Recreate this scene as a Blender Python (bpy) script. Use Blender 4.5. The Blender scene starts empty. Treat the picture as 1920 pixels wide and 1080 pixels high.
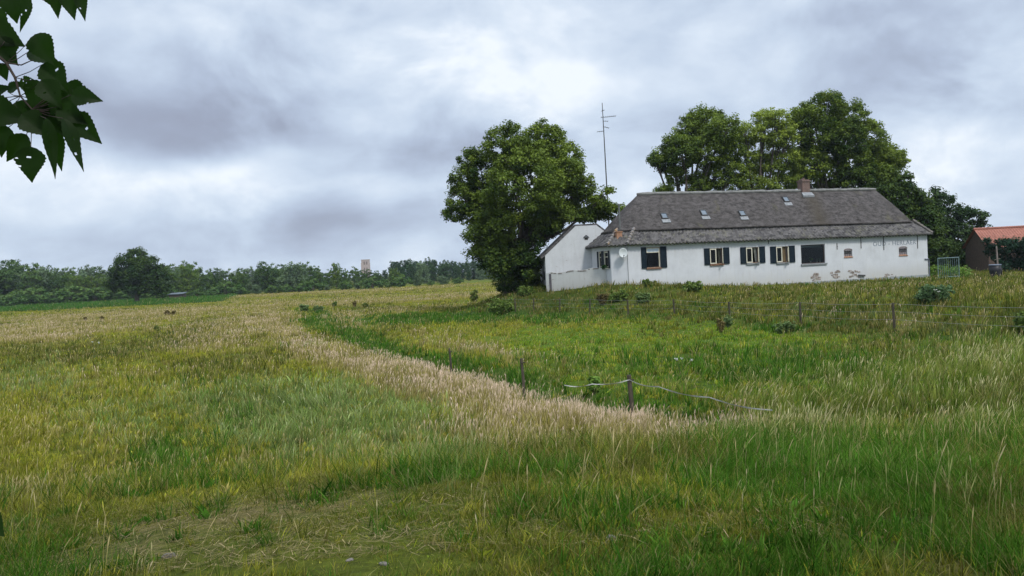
import bpy, bmesh, math, random
import numpy as np
from mathutils import Vector, Matrix
random.seed(7); RNG = np.random.default_rng(11)
S = bpy.context.scene; COL = S.collection

# ------------------------------------------------------------------ camera
EYE = 3.4; FPX = 1450.0; PITCH = math.radians(1.38); ROLL = math.radians(2.9)
def _rx(a): c, s = math.cos(a), math.sin(a); return np.array([[1,0,0],[0,c,-s],[0,s,c]])
def _rz(a): c, s = math.cos(a), math.sin(a); return np.array([[c,-s,0],[s,c,0],[0,0,1]])
CM = _rx(math.pi/2-PITCH) @ _rz(-ROLL)
CAM = np.array([0., 0., EYE])
cd = bpy.data.cameras.new('camera'); cam = bpy.data.objects.new('camera', cd); COL.objects.link(cam)
cd.sensor_width = 36; cd.lens = 36*FPX/1920; cd.clip_start = 0.1; cd.clip_end = 6000
cam.matrix_world = Matrix.Translation((0,0,EYE)) @ Matrix(CM.tolist()).to_4x4()
S.camera = cam
S.view_settings.view_transform = 'Standard'; S.view_settings.look = 'None'
S.view_settings.exposure = 0.12; S.view_settings.gamma = 1

# ------------------------------------------------------------------ node helper
class NT:
    def __init__(s, tree): s.t = tree; s.n = tree.nodes; s.l = tree.links
    def new(s, typ, **k):
        n = s.n.new(typ)
        for a, v in k.items(): setattr(n, a, v)
        return n
    def link(s, a, b): s.l.new(a, b)
    def put(s, sock, v):
        if hasattr(v, 'is_linked') or isinstance(v, bpy.types.NodeSocket): s.l.new(v, sock)
        else: sock.default_value = v
    def m(s, op, a, b=0.0, c=None, clamp=False):
        n = s.new('ShaderNodeMath', operation=op); n.use_clamp = clamp
        s.put(n.inputs[0], a); s.put(n.inputs[1], b)
        if c is not None: s.put(n.inputs[2], c)
        return n.outputs[0]
    def mix(s, f, a, b, blend='MIX'):
        n = s.new('ShaderNodeMix', data_type='RGBA', blend_type=blend)
        s.put(n.inputs[0], f)
        s.put(n.inputs[6], a if not isinstance(a, tuple) else (*a[:3], 1))
        s.put(n.inputs[7], b if not isinstance(b, tuple) else (*b[:3], 1))
        return n.outputs[2]
    def noise(s, vec, scale, detail=4, rough=.55, dist=0.0):
        n = s.new('ShaderNodeTexNoise'); s.link(vec, n.inputs['Vector'])
        n.inputs['Scale'].default_value = scale; n.inputs['Detail'].default_value = detail
        n.inputs['Roughness'].default_value = rough; n.inputs['Distortion'].default_value = dist
        return n.outputs['Fac']
    def ramp(s, f, a, b, smooth=True):
        n = s.new('ShaderNodeMapRange'); n.interpolation_type = 'SMOOTHSTEP' if smooth else 'LINEAR'
        s.put(n.inputs[0], f); n.inputs[1].default_value = a; n.inputs[2].default_value = b
        return n.outputs[0]
    def scale(s, vec, v):
        n = s.new('ShaderNodeVectorMath', operation='MULTIPLY'); s.link(vec, n.inputs[0]); n.inputs[1].default_value = v
        return n.outputs[0]

def pray(px, py):
    return CM @ np.array([(px-960)/FPX, -(py-540)/FPX, -1.0])

# ------------------------------------------------------------------ sky and sun
SUN_EL, SUN_AZ = math.radians(52), math.radians(150)      # azimuth clockwise from +Y (behind, to the right)
W = bpy.data.worlds.new("World"); S.world = W; W.use_nodes = True
nt = NT(W.node_tree); nt.n.clear()
out = nt.new('ShaderNodeOutputWorld'); bg = nt.new('ShaderNodeBackground'); nt.link(bg.outputs[0], out.inputs[0])
bg.inputs[1].default_value = 0.1
sky = nt.new('ShaderNodeTexSky', sky_type='NISHITA'); sky.sun_disc = False
sky.sun_elevation = SUN_EL; sky.sun_rotation = SUN_AZ
tc = nt.new('ShaderNodeTexCoord'); gen = tc.outputs['Generated']
sep = nt.new('ShaderNodeSeparateXYZ'); nt.link(gen, sep.inputs[0])
X, Y, Z = sep.outputs
zc = nt.m('ADD', nt.m('MAXIMUM', Z, 0.0), 0.13)
cmb = nt.new('ShaderNodeCombineXYZ')
nt.link(nt.m('DIVIDE', X, zc), cmb.inputs[0]); nt.link(nt.m('DIVIDE', Y, zc), cmb.inputs[1]); cmb.inputs[2].default_value = 3.7
P = cmb.outputs[0]
D3 = nt.scale(gen, (1, 1, 1.65))
nA = nt.noise(D3, 2.3, 3, .5, .4)
nB = nt.noise(D3, 5.2, 7, .56, .35)
nC = nt.noise(P, 1.6, 5, .6, .3)
nE = nt.noise(D3, 13.0, 5, .5, .2)
az = nt.m('ARCTAN2', X, Y); el = nt.m('ARCSINE', Z)
az = nt.m('ADD', az, nt.m('MULTIPLY', nt.m('SUBTRACT', nB, .5), .22))
el = nt.m('ADD', el, nt.m('MULTIPLY', nt.m('SUBTRACT', nA, .5), .16))
def sky_blob(px, py, sx, sy, amp):
    r = pray(px, py); a0 = math.atan2(r[0], r[1]); e0 = math.asin(r[2]/np.linalg.norm(r))
    u = nt.m('DIVIDE', nt.m('SUBTRACT', az, a0), sx/FPX); v = nt.m('DIVIDE', nt.m('SUBTRACT', el, e0), sy/FPX)
    q = nt.m('ADD', nt.m('MULTIPLY', u, u), nt.m('MULTIPLY', v, v))
    return nt.m('MULTIPLY', nt.m('EXPONENT', nt.m('MULTIPLY', q, -1.0)), amp)
BLOBS = [(320,210,200,70,-.55),(900,110,130,80,.25),(760,290,210,50,-.30),(1640,170,190,60,-.30),(1500,60,300,60,-.12),
         (330,310,260,36,.32),(1010,190,80,70,.22),(640,60,200,50,.05),(420,120,150,60,-.12),(1870,300,110,90,.16),(640,380,160,40,.16),(90,370,200,50,.10),
         (300,450,600,50,-.20),(250,60,140,40,-.10),(1120,170,120,120,.16),(700,170,120,50,-.05),(450,120,90,40,.05),(1850,90,90,50,.12),(1000,330,100,60,.08)]
tot = nt.m('MULTIPLY', nt.m('SUBTRACT', nA, .5), .8)
tot = nt.m('ADD', tot, nt.m('MULTIPLY', nt.m('SUBTRACT', nB, .5), 1.1))
tot = nt.m('ADD', tot, nt.m('MULTIPLY', nt.m('SUBTRACT', nC, .5), .15))
for b in BLOBS: tot = nt.m('ADD', tot, sky_blob(*b))
tot = nt.m('ADD', tot, nt.m('MULTIPLY', nt.m('SUBTRACT', nE, .5), .38))
tot = nt.m('ADD', tot, .74)
rmp = nt.new('ShaderNodeValToRGB'); nt.link(tot, rmp.inputs[0])
e = rmp.color_ramp.elements
e[0].position = 0.0; e[0].color = (.28,.30,.39,1)
e[1].position = 1.0; e[1].color = (.86,.92,.99,1)
for p, c in ((.28,(.33,.375,.49,1)), (.5,(.435,.51,.65,1)), (.68,(.55,.645,.785,1)), (.84,(.67,.76,.88,1))):
    k = e.new(p); k.color = c
# an overcast sky grows brighter toward the zenith
zen = nt.m('ADD', nt.m('MULTIPLY', nt.ramp(Z, .38, .85), 1.0), 1.0)
cl = nt.new('ShaderNodeVectorMath', operation='SCALE'); nt.link(rmp.outputs[0], cl.inputs[0]); nt.link(nt.m('MULTIPLY', zen, 10.0), cl.inputs[3])
nt.link(nt.mix(.96, sky.outputs[0], cl.outputs[0]), bg.inputs[0])

sd = bpy.data.lights.new('sun', 'SUN'); sd.energy = 2.6; sd.angle = math.radians(9); sd.color = (1, .96, .9)
sun = bpy.data.objects.new('sun', sd); COL.objects.link(sun)
sdir = Vector((math.sin(SUN_AZ)*math.cos(SUN_EL), math.cos(SUN_AZ)*math.cos(SUN_EL), math.sin(SUN_EL)))
sun.rotation_euler = sdir.to_track_quat('Z', 'Y').to_euler(); sun.location = (0, -20, 60)

# ------------------------------------------------------------------ general helpers
def tag(o, label=None, cat=None, group=None, kind=None):
    if label: o['label'] = label
    if cat: o['category'] = cat
    if group: o['group'] = group
    if kind: o['kind'] = kind
    return o
def empty(name, loc, rz=0.0, **k):
    o = bpy.data.objects.new(name, None); COL.objects.link(o); o.location = loc; o.rotation_euler = (0,0,rz); o.empty_display_size = .2
    return tag(o, **k)
def raw_mesh(name, V, faces, cols=None, smooth=False):
    """faces: list of int arrays (n,k)"""
    me = bpy.data.meshes.new(name); V = np.asarray(V, np.float32)
    me.vertices.add(len(V)); me.vertices.foreach_set('co', V.ravel())
    li = np.concatenate([f.ravel() for f in faces]).astype(np.int32)
    cnt = np.concatenate([np.full(len(f), f.shape[1], np.int32) for f in faces])
    st = np.concatenate([[0], np.cumsum(cnt)[:-1]]).astype(np.int32)
    me.loops.add(len(li)); me.loops.foreach_set('vertex_index', li)
    me.polygons.add(len(cnt)); me.polygons.foreach_set('loop_start', st); me.polygons.foreach_set('loop_total', cnt)
    if smooth: me.polygons.foreach_set('use_smooth', np.ones(len(cnt), bool))
    me.update(calc_edges=True)
    if cols is not None:
        a = me.color_attributes.new('Col', 'FLOAT_COLOR', 'POINT')
        c = np.ones((len(V), 4), np.float32); c[:, :3] = cols; a.data.foreach_set('color', c.ravel())
    return me
def link(name, me, mat, parent=None):
    o = bpy.data.objects.new(name, me); COL.objects.link(o)
    if mat: me.materials.append(mat)
    if parent: o.parent = parent
    return o
class MB:
    def __init__(s): s.v = []; s.f = []
    def face(s, pts):
        n = len(s.v); s.v += [tuple(p) for p in pts]; s.f.append(tuple(range(n, n+len(pts))))
    def box(s, x0, x1, y0, y1, z0, z1):
        n = len(s.v)
        s.v += [(x0,y0,z0),(x1,y0,z0),(x1,y1,z0),(x0,y1,z0),(x0,y0,z1),(x1,y0,z1),(x1,y1,z1),(x0,y1,z1)]
        for q in ((0,3,2,1),(4,5,6,7),(0,1,5,4),(1,2,6,5),(2,3,7,6),(3,0,4,7)): s.f.append(tuple(n+i for i in q))
    def hexa(s, pts):
        n = len(s.v); s.v += [tuple(p) for p in pts]
        for q in ((0,3,2,1),(4,5,6,7),(0,1,5,4),(1,2,6,5),(2,3,7,6),(3,0,4,7)): s.f.append(tuple(n+i for i in q))
    def tube(s, pts, rad, seg=7, cap=True):
        pts = [Vector(p) for p in pts]; n0 = len(s.v)
        if not hasattr(rad, '__len__'): rad = [rad]*len(pts)
        for i, p in enumerate(pts):
            d = (pts[min(i+1, len(pts)-1)]-pts[max(i-1, 0)]).normalized()
            a = d.orthogonal() if abs(d.z) > .99 else d.cross(Vector((0,0,1)))
            a.normalize(); b = d.cross(a)
            for k in range(seg):
                t = 2*math.pi*k/seg; s.v.append(tuple(p+(a*math.cos(t)+b*math.sin(t))*rad[i]))
        for i in range(len(pts)-1):
            for k in range(seg):
                s.f.append((n0+i*seg+k, n0+i*seg+(k+1)%seg, n0+(i+1)*seg+(k+1)%seg, n0+(i+1)*seg+k))
        if cap:
            s.f.append(tuple(n0+k for k in range(seg))[::-1]); s.f.append(tuple(n0+(len(pts)-1)*seg+k for k in range(seg)))
    def build(s, name, mat, parent=None, smooth=False):
        me = bpy.data.meshes.new(name); me.from_pydata(s.v, [], s.f); me.update()
        if smooth: me.polygons.foreach_set('use_smooth', np.ones(len(me.polygons), bool))
        return link(name, me, mat, parent)

def _hash(ix, iy, seed):
    n = (ix.astype(np.int64)*374761393 + iy.astype(np.int64)*668265263 + seed*1442695041) & 0xffffffff
    n = ((n ^ (n >> 13))*1274126177) & 0xffffffff
    return ((n ^ (n >> 16)) & 0xffff)/65535.0
def vn(x, y, s=1.0, seed=0):
    x = np.asarray(x, float)/s; y = np.asarray(y, float)/s
    ix = np.floor(x); iy = np.floor(y); fx = x-ix; fy = y-iy; fx = fx*fx*(3-2*fx); fy = fy*fy*(3-2*fy)
    a = _hash(ix, iy, seed); b = _hash(ix+1, iy, seed); c = _hash(ix, iy+1, seed); d = _hash(ix+1, iy+1, seed)
    return (a*(1-fx)+b*fx)*(1-fy)+(c*(1-fx)+d*fx)*fy
def fbm(x, y, s, seed=0, o=3):
    r = 0; t = 0
    for i in range(o): r = r+vn(x, y, s/2**i, seed+i*17)*.5**i; t += .5**i
    return r/t
def sstep(a, b, x): t = np.clip((x-a)/(b-a), 0, 1); return t*t*(3-2*t)

# ------------------------------------------------------------------ terrain
FOOT = [(60,4),(34,13),(20,22),(14.6,28.4),(12.5,33.6),(10.9,38.9),(9.2,44),(7.0,47.2),(5.0,50.2),(3.2,52.6),(.2,56.3),(-3.2,59.5),(-4.5,66),(-3,80),(4,96),(60,130),(300,160),(300,4)]
def mound_sd(x, y):
    x = np.asarray(x, float); y = np.asarray(y, float)
    d = np.full(np.shape(x), 1e9); ins = np.zeros(np.shape(x), bool); n = len(FOOT)
    for i in range(n):
        x0, y0 = FOOT[i]; x1, y1 = FOOT[(i+1) % n]; ex, ey = x1-x0, y1-y0
        t = np.clip(((x-x0)*ex+(y-y0)*ey)/(ex*ex+ey*ey), 0, 1)
        d = np.minimum(d, np.hypot(x-x0-t*ex, y-y0-t*ey))
        if y1 != y0: ins ^= ((y0 > y) != (y1 > y)) & (x < (x1-x0)*(y-y0)/(y1-y0)+x0)
    return np.where(ins, d, -d)
DITCH = [(-19,95),(-13,66),(-9.5,50),(-5.6,36),(-2.6,28),(.4,22.3),(1.9,19.3),(3.0,17.6),(4.4,15.6),(6.2,14.4),(9,13.5),(13,12.6)]
def ditch_d(x, y):
    x = np.asarray(x, float); y = np.asarray(y, float); d = np.full(np.shape(x), 1e9)
    for (x0, y0), (x1, y1) in zip(DITCH[:-1], DITCH[1:]):
        ex, ey = x1-x0, y1-y0; t = np.clip(((x-x0)*ex+(y-y0)*ey)/(ex*ex+ey*ey), 0, 1)
        d = np.minimum(d, np.hypot(x-x0-t*ex, y-y0-t*ey))
    return d
def hgt(x, y):
    x = np.asarray(x, float); y = np.asarray(y, float)
    sd_ = mound_sd(x, y)
    top = 1.32-.020*np.clip(x-8, 0, 20)+.72*(1-sstep(5, 17, x))
    h = sstep(-1.0, 7.5, sd_)*top
    r = np.hypot(x*.8, y)
    h = h + 1.75*(1-sstep(2.5, 15, r)) + .35*(1-sstep(8, 20, r))
    h = h + .55*sstep(3, 14, x)*(1-sstep(14, 27, y))
    h = h - .5*np.exp(-(ditch_d(x, y)/(.8+y*.006))**2)*(1-sstep(60, 110, y))
    far = sstep(2, 20, r)
    h = h + (fbm(x, y, 6, 3)-.5)*(.25+.15*far)+(fbm(x, y, 1.3, 5)-.5)*.10
    return h
def project(x, y, z):
    q = np.stack([x, y, z-EYE], -1) @ CM
    w = np.maximum(-q[..., 2], 1e-3)
    return 960+FPX*q[..., 0]/w, 540-FPX*q[..., 1]/w
def hit(px, py, dz=0.0):
    """point of the terrain seen at this direction"""
    r = pray(px, py); t = 2.0
    while t < 3000:
        p = CAM+r*t
        if p[2]-dz < float(hgt(p[0], p[1])): break
        t *= 1.01
    return p
def atY(px, py, Yd):
    r = pray(px, py); return CAM+r*(Yd/r[1])

# ------------------------------------------------------------------ vegetation zones (what grows where)
# species palette: blade colour A, B, height, share of seed stalks, seed colour, stalk height
SP = [
 ((.165,.195,.018),(.335,.300,.052),.19,.10,(.50,.40,.22),.38),   # 0 yellow green meadow
 ((.215,.200,.058),(.335,.270,.110),.27,.85,(.66,.50,.42),.43),   # 1 pinkish seeding grass
 ((.034,.105,.012),(.085,.165,.022),.29,.04,(.36,.36,.16),.46),   # 2 lush deep green
 ((.105,.175,.036),(.250,.300,.120),.27,.06,(.44,.45,.28),.37),   # 3 pale bluish wispy grass
 ((.135,.170,.020),(.300,.285,.060),.055,.00,(.4,.33,.18),.2),    # 4 short dry turf
 ((.075,.140,.018),(.190,.220,.050),.34,.26,(.48,.44,.25),.52),   # 5 tall gold seeding grass
 ((.105,.195,.014),(.230,.275,.030),.11,.03,(.46,.40,.22),.26),   # 6 paddock grass
 ((.055,.090,.014),(.165,.150,.040),.28,.07,(.42,.34,.20),.40),   # 7 rough bank
 ((.040,.115,.020),(.070,.150,.030),.6,.0,(.3,.3,.1),1.0),        # 8 bright crop
 ((.070,.115,.013),(.175,.165,.034),.10,.03,(.46,.39,.24),.22),   # 9 mid foreground turf
]
# (cx, cy, rx, ry, rotation deg, species, weight)
ZB = [
 (850,1060,520,45,0,4,1.8),(930,960,120,26,0,4,1.6),(1180,1010,120,30,0,4,1.8),(1300,1050,160,30,0,4,1.8),
 (100,665,180,22,-4,7,1.5),(300,640,120,16,-14,7,1.5),(60,720,90,40,0,3,.9),(420,700,90,24,-6,7,1.3),(380,730,120,20,0,2,.5),
 (60,830,110,90,0,0,1.5),(110,770,120,30,0,0,.8),
 (40,625,110,14,-3,1,2.6),(150,602,140,12,-4,1,1.6),(330,595,160,10,-3,1,1.2),(420,625,110,16,-5,1,1.8),(350,655,60,8,0,1,1.),
 (620,548,320,4,-2.6,1,1.6),(240,588,240,5,-3,1,2.2),(60,640,90,7,-2,1,2.6),(520,548,200,3,-2.6,0,2.0),(450,605,90,8,-6,1,1.8),(440,650,70,7,-4,1,1.3),(200,620,80,6,-4,1,1.4),(760,560,220,5,-2.6,1,1.7),(860,545,120,4,-3,0,1.0),(540,570,120,6,0,1,1.1),
 (500,600,50,14,0,1,2.6),(560,640,60,16,28,1,2.8),(640,680,90,22,20,1,3.0),(760,715,110,26,18,1,3.4),(880,740,110,24,14,1,3.6),
 (1000,775,120,30,12,1,3.8),(1120,800,120,24,8,1,3.6),(1230,815,80,22,8,1,3.0),(1380,800,60,26,0,1,2.8),(930,820,110,34,0,1,1.5),
 (700,590,90,7,-3,1,.8),(640,605,40,14,10,1,2.0),
 (600,810,200,55,-6,3,2.6),(480,760,150,45,0,3,1.8),(640,760,110,40,0,3,1.3),(330,850,110,36,-4,2,1.3),(300,880,60,34,0,2,2.6),(220,790,100,40,0,3,1.1),(800,850,100,60,30,3,1.4),
 (460,790,60,30,0,2,.8),
 (560,650,40,12,0,2,.9),(600,600,45,14,20,2,3.5),(660,630,60,14,22,2,3.8),(740,660,60,13,22,2,4.0),(830,683,60,13,20,2,4.0),(930,706,60,16,16,2,4.0),(1010,735,60,20,16,2,3.5),(1100,770,70,24,10,2,2.2),
 (760,600,110,9,-1,2,4.0),(900,592,90,9,-4,2,3.6),(860,580,70,9,0,7,2.2),(700,580,60,7,0,7,1.5),(1000,600,90,10,0,2,1.6),(1230,770,90,26,8,2,3.2),(1330,790,50,26,8,2,2.6),
 (1250,690,260,24,4,2,1.3),(1500,690,200,40,6,2,1.9),(1400,640,240,16,3,6,2.0),(1050,650,200,22,6,6,2.4),(900,640,120,16,8,0,1.2),(880,655,120,14,14,1,.9),
 (1190,670,160,12,4,0,.9),(1080,700,110,16,0,5,.7),
 (1720,660,220,22,2,7,1.2),(1860,680,110,60,0,5,2.6),(1700,750,260,46,0,5,2.6),(1480,800,180,40,0,5,1.7),(1250,740,90,20,0,5,.5),(1860,780,120,50,0,5,1.8),(1700,610,60,14,0,1,1.3),(1650,600,80,14,0,1,.6),
 (1560,900,260,62,6,2,3.2),(1750,880,200,60,0,2,2.2),(1640,990,260,60,0,2,1.4),(1420,860,90,50,0,2,1.6),(1880,980,80,90,0,7,1.4),
 (1100,900,240,60,0,9,1.6),(1080,880,200,40,0,7,1.3),(850,960,160,50,0,9,1.4),(1250,960,220,50,0,0,.9),(950,1030,240,50,0,9,1.6),(1150,1050,180,34,0,2,.8),(1320,1000,180,60,0,9,1.7),
 (1270,870,100,40,0,0,.8),
 (400,965,300,60,-4,4,7.0),(640,880,130,30,-4,4,4.0),(780,1040,160,40,0,4,2.5),(300,910,150,26,-6,4,2.0),(260,1040,200,50,0,4,2.5),(660,920,120,26,0,4,3.5),(520,1040,260,40,0,4,4.0),(150,960,150,30,0,9,1.4),(130,900,140,30,0,9,2.0),(700,1000,120,40,0,4,1.8),(1060,990,40,16,0,4,2.5),(1420,1050,80,26,0,4,3.5),(1540,1060,70,20,0,4,1.8),(1180,1000,50,14,0,4,2.5),
 (110,1000,120,40,0,9,2.0),(60,1050,160,50,0,0,1.2),(380,965,40,16,0,2,4),(480,1010,40,16,0,2,4),(250,1010,70,24,0,2,1.5),(760,985,60,26,0,2,1.5),(1510,1050,55,34,0,2,6),
]
def zone_weights(x, y):
    z = hgt(x, y); px, py = project(x, y, z)
    px = px+(fbm(x, y, 2.2+0*x, 31)-.5)*60*np.clip(14/np.maximum(y,3), .15, 1.6)+(fbm(x, y, 9, 32)-.5)*50
    py = py+(fbm(x, y, 1.6, 33)-.5)*34*np.clip(14/np.maximum(y,3), .1, 1.6)
    w = np.zeros((len(SP),)+np.shape(x))
    sdm = mound_sd(x, y); pad = (sdm < .5) & (px > 960) & (py < 740) & (py > 560)
    w[0] = np.where(pad, .35, 1.0); w[6] = np.where(pad, 1.0, 0)
    w[7] = sstep(-1.0, 1.5, sdm)*2.4; w[2] += 1.6*np.exp(-((sdm-.2)/.9)**2)*sstep(.4, .6, fbm(x, y, 2.0, 57))*(y > 25); w[0] = np.where(sdm > 0, w[0]*.5, w[0]); w[6] += sstep(5, 9, sdm)*1.5; w[1] += sstep(0, 2, sdm)*sstep(.5, .75, fbm(x, y, 3.5, 48))*.8; w[5] += sstep(0, 2, sdm)*sstep(.5, .7, fbm(x, y, 2.5, 49))*.4; w[2] += sstep(0, 2, sdm)*sstep(.55, .75, fbm(x, y, 2.8, 50))*1.6
    w[5] += ((x > 5) & (y < 14))*.3
    nr_ = 1-sstep(5.0, 8.5, y); w[0] *= 1-.75*nr_; w[9] += 1.1*nr_
    # the bright crop strip at the foot of the far wood on the left
    crop = (y > 150) & (x < -.30*y-12)
    w[0] += sstep(.5, .9, fbm(x, y, 12, 41))*1.2; w[1] += sstep(.55, .85, fbm(x*.22, y, 6, 42))*2.2*sstep(20, 40, y)*(sdm < 0)*(x < 0); w[7] += sstep(.58, .85, fbm(x, y, 4, 43))*.9
    for cx, cy, rx, ry, rot, k, a in ZB:
        c, s = math.cos(math.radians(rot)), math.sin(math.radians(rot)); dx = px-cx; dy = py-cy
        u = (dx*c+dy*s)/rx; v = (-dx*s+dy*c)/ry
        w[k] += a*np.exp(-(u*u+v*v)**1.3)
    nn_ = 1-sstep(9, 15, y)
    w[4] += nn_*sstep(.50, .66, fbm(x, y, 1.1, 51))*1.5*(x < 2.5+.0*y); w[2] += nn_*sstep(.53, .66, fbm(x, y, .7, 52))*2.4; w[7] += nn_*sstep(.55, .68, fbm(x, y, .9, 58))*1.5; w[9] += nn_*.25
    w[0] += .12; w[7] += .10+.45*sstep(.5, .75, fbm(x, y, 7, 53)); w[6] += .12*(y > 12)+.8*sstep(.52, .75, fbm(x, y, 5, 54))*(y > 9)*(sdm < 2)
    w = w**1.35
    w = np.where(crop, 0, w); w[8] = np.where(crop, 1, 0)
    return w/w.sum(0)

def attr_mat(name, transl=.35, rough=.6, spec=.25, var=0.0):
    m = bpy.data.materials.new(name); m.use_nodes = True; t = NT(m.node_tree); t.n.clear()
    o = t.new('ShaderNodeOutputMaterial'); a = t.new('ShaderNodeAttribute', attribute_name='Col')
    p = t.new('ShaderNodeBsdfPrincipled'); p.inputs['Roughness'].default_value = rough; p.inputs['Specular IOR Level'].default_value = spec
    tr = t.new('ShaderNodeBsdfTranslucent'); mx = t.new('ShaderNodeMixShader'); mx.inputs[0].default_value = transl
    t.link(a.outputs[0], p.inputs[0]); t.link(t.mix(1.0, a.outputs[0], (1.25,1.3,.7), 'MULTIPLY'), tr.inputs[0])
    t.link(p.outputs[0], mx.inputs[1]); t.link(tr.outputs[0], mx.inputs[2]); t.link(mx.outputs[0], o.inputs[0])
    return m
M_GRASS = attr_mat('grass blade', .35, .9, .0)
M_LEAF = attr_mat('tree leaf', .22, .6, .12)

# ground sheet
def spaced(a, b, n, p): t = np.linspace(-1, 1, n); return np.where(t < 0, -a*np.abs(t)**p, b*np.abs(t)**p)
gx = spaced(3000, 3000, 361, 4.2); gy = np.concatenate([-np.geomspace(40, .3, 14), np.linspace(0, 60, 220), np.geomspace(60.6, 5200, 120)])
GX, GY = np.meshgrid(gx, gy); GZ = hgt(GX, GY)
w = zone_weights(GX.ravel(), GY.ravel())
cA = np.array([s[0] for s in SP]); gc = (w.T @ cA)
soil = np.array([.115,.082,.045])
short = w[4]+.6*w[9]
bare = sstep(.52, .74, fbm(GX.ravel(), GY.ravel(), .7, 61)+.25*w[4]-.12)*np.clip(short*1.4, 0, 1)
gc = gc*.62*(1-.2*(GY.ravel() < 30))[:, None]; gc = gc*(1-bare[:, None]*.45)+soil*1.6*(bare[:, None]*.45)
nx, ny = len(gx), len(gy); idx = np.arange(nx*ny).reshape(ny, nx)
F = np.stack([idx[:-1,:-1], idx[:-1,1:], idx[1:,1:], idx[1:,:-1]], -1).reshape(-1, 4)
me = raw_mesh('ground', np.stack([GX, GY, GZ], -1).reshape(-1, 3), [F], gc, True)
gm = bpy.data.materials.new('ground'); gm.use_nodes = True; t = NT(gm.node_tree)
p = t.n['Principled BSDF']; p.inputs['Roughness'].default_value = .95; p.inputs['Specular IOR Level'].default_value = .1
a = t.new('ShaderNodeAttribute', attribute_name='Col'); tc = t.new('ShaderNodeTexCoord'); ob = tc.outputs['Object']
n1 = t.noise(ob, 14, 6, .7); n2 = t.noise(ob, .35, 5, .6)
c = t.mix(t.ramp(n1, .3, .7), (.55,.55,.5), (1.35,1.3,1.2)); c = t.mix(1.0, a.outputs[0], c, 'MULTIPLY')
c = t.mix(1.0, c, t.mix(t.ramp(n2, .3, .7), (.75,.8,.8), (1.2,1.15,1.1)), 'MULTIPLY'); t.link(c, p.inputs[0])
bp = t.new('ShaderNodeBump'); bp.inputs['Strength'].default_value = .6; bp.inputs['Distance'].default_value = .04; t.link(n1, bp.inputs['Height']); t.link(bp.outputs[0], p.inputs['Normal'])
tag(link('ground', me, gm), 'rough meadow ground rising to the mound under the farmhouse', 'ground', kind='structure')

# ------------------------------------------------------------------ grass
def blades(x, y, h, wd, lean, ca, cb, prof, colprof, bend=1.6):
    """ribbons: L levels of paired points plus a tip"""
    n = len(x); z = hgt(x, y)-.02; L = len(prof)
    ang = RNG.uniform(0, np.pi, n); wx = np.cos(ang); wy = np.sin(ang)*.6
    lx, ly = lean
    V = np.zeros((n, 2*L+1, 3), np.float32); C = np.zeros((n, 2*L+1, 3), np.float32)
    for i, (tt, ww) in enumerate(prof):
        hh = h*tt*(1-.18*(np.hypot(lx, ly))*tt); ox = lx*h*tt**bend; oy = ly*h*tt**bend
        for k, sgn in ((0, -1), (1, 1)):
            V[:, 2*i+k, 0] = x+ox+sgn*wx*wd*ww*.5; V[:, 2*i+k, 1] = y+oy+sgn*wy*wd*ww*.5; V[:, 2*i+k, 2] = z+hh
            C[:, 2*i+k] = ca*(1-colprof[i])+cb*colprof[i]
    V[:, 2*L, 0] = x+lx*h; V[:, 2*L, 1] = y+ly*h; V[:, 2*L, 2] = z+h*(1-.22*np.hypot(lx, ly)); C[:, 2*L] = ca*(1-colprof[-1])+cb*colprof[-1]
    base = (np.arange(n)*(2*L+1))[:, None]
    Q = np.concatenate([base+np.array([2*i, 2*i+1, 2*i+3, 2*i+2]) for i in range(L-1)])
    T = base+np.array([2*L-2, 2*L-1, 2*L])
    return V.reshape(-1, 3), C.reshape(-1, 3), Q, T
def scatter(n, dmin, dmax, tmax=.86, power=0.0):
    t = RNG.uniform(-tmax, tmax, n); q = RNG.uniform(0, 1, n)
    d = dmin*(dmax/dmin)**q                                     # density falls as 1/d^2
    return t*d, d
def pick(x, y):
    w = zone_weights(x, y); cw = np.cumsum(w, 0); r = RNG.uniform(0, 1, len(x))
    return (r[None] > cw).sum(0).clip(0, len(SP)-1)
HOUSE_POLY = None
def outside_buildings(x, y): return np.ones(len(x), bool)
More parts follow.
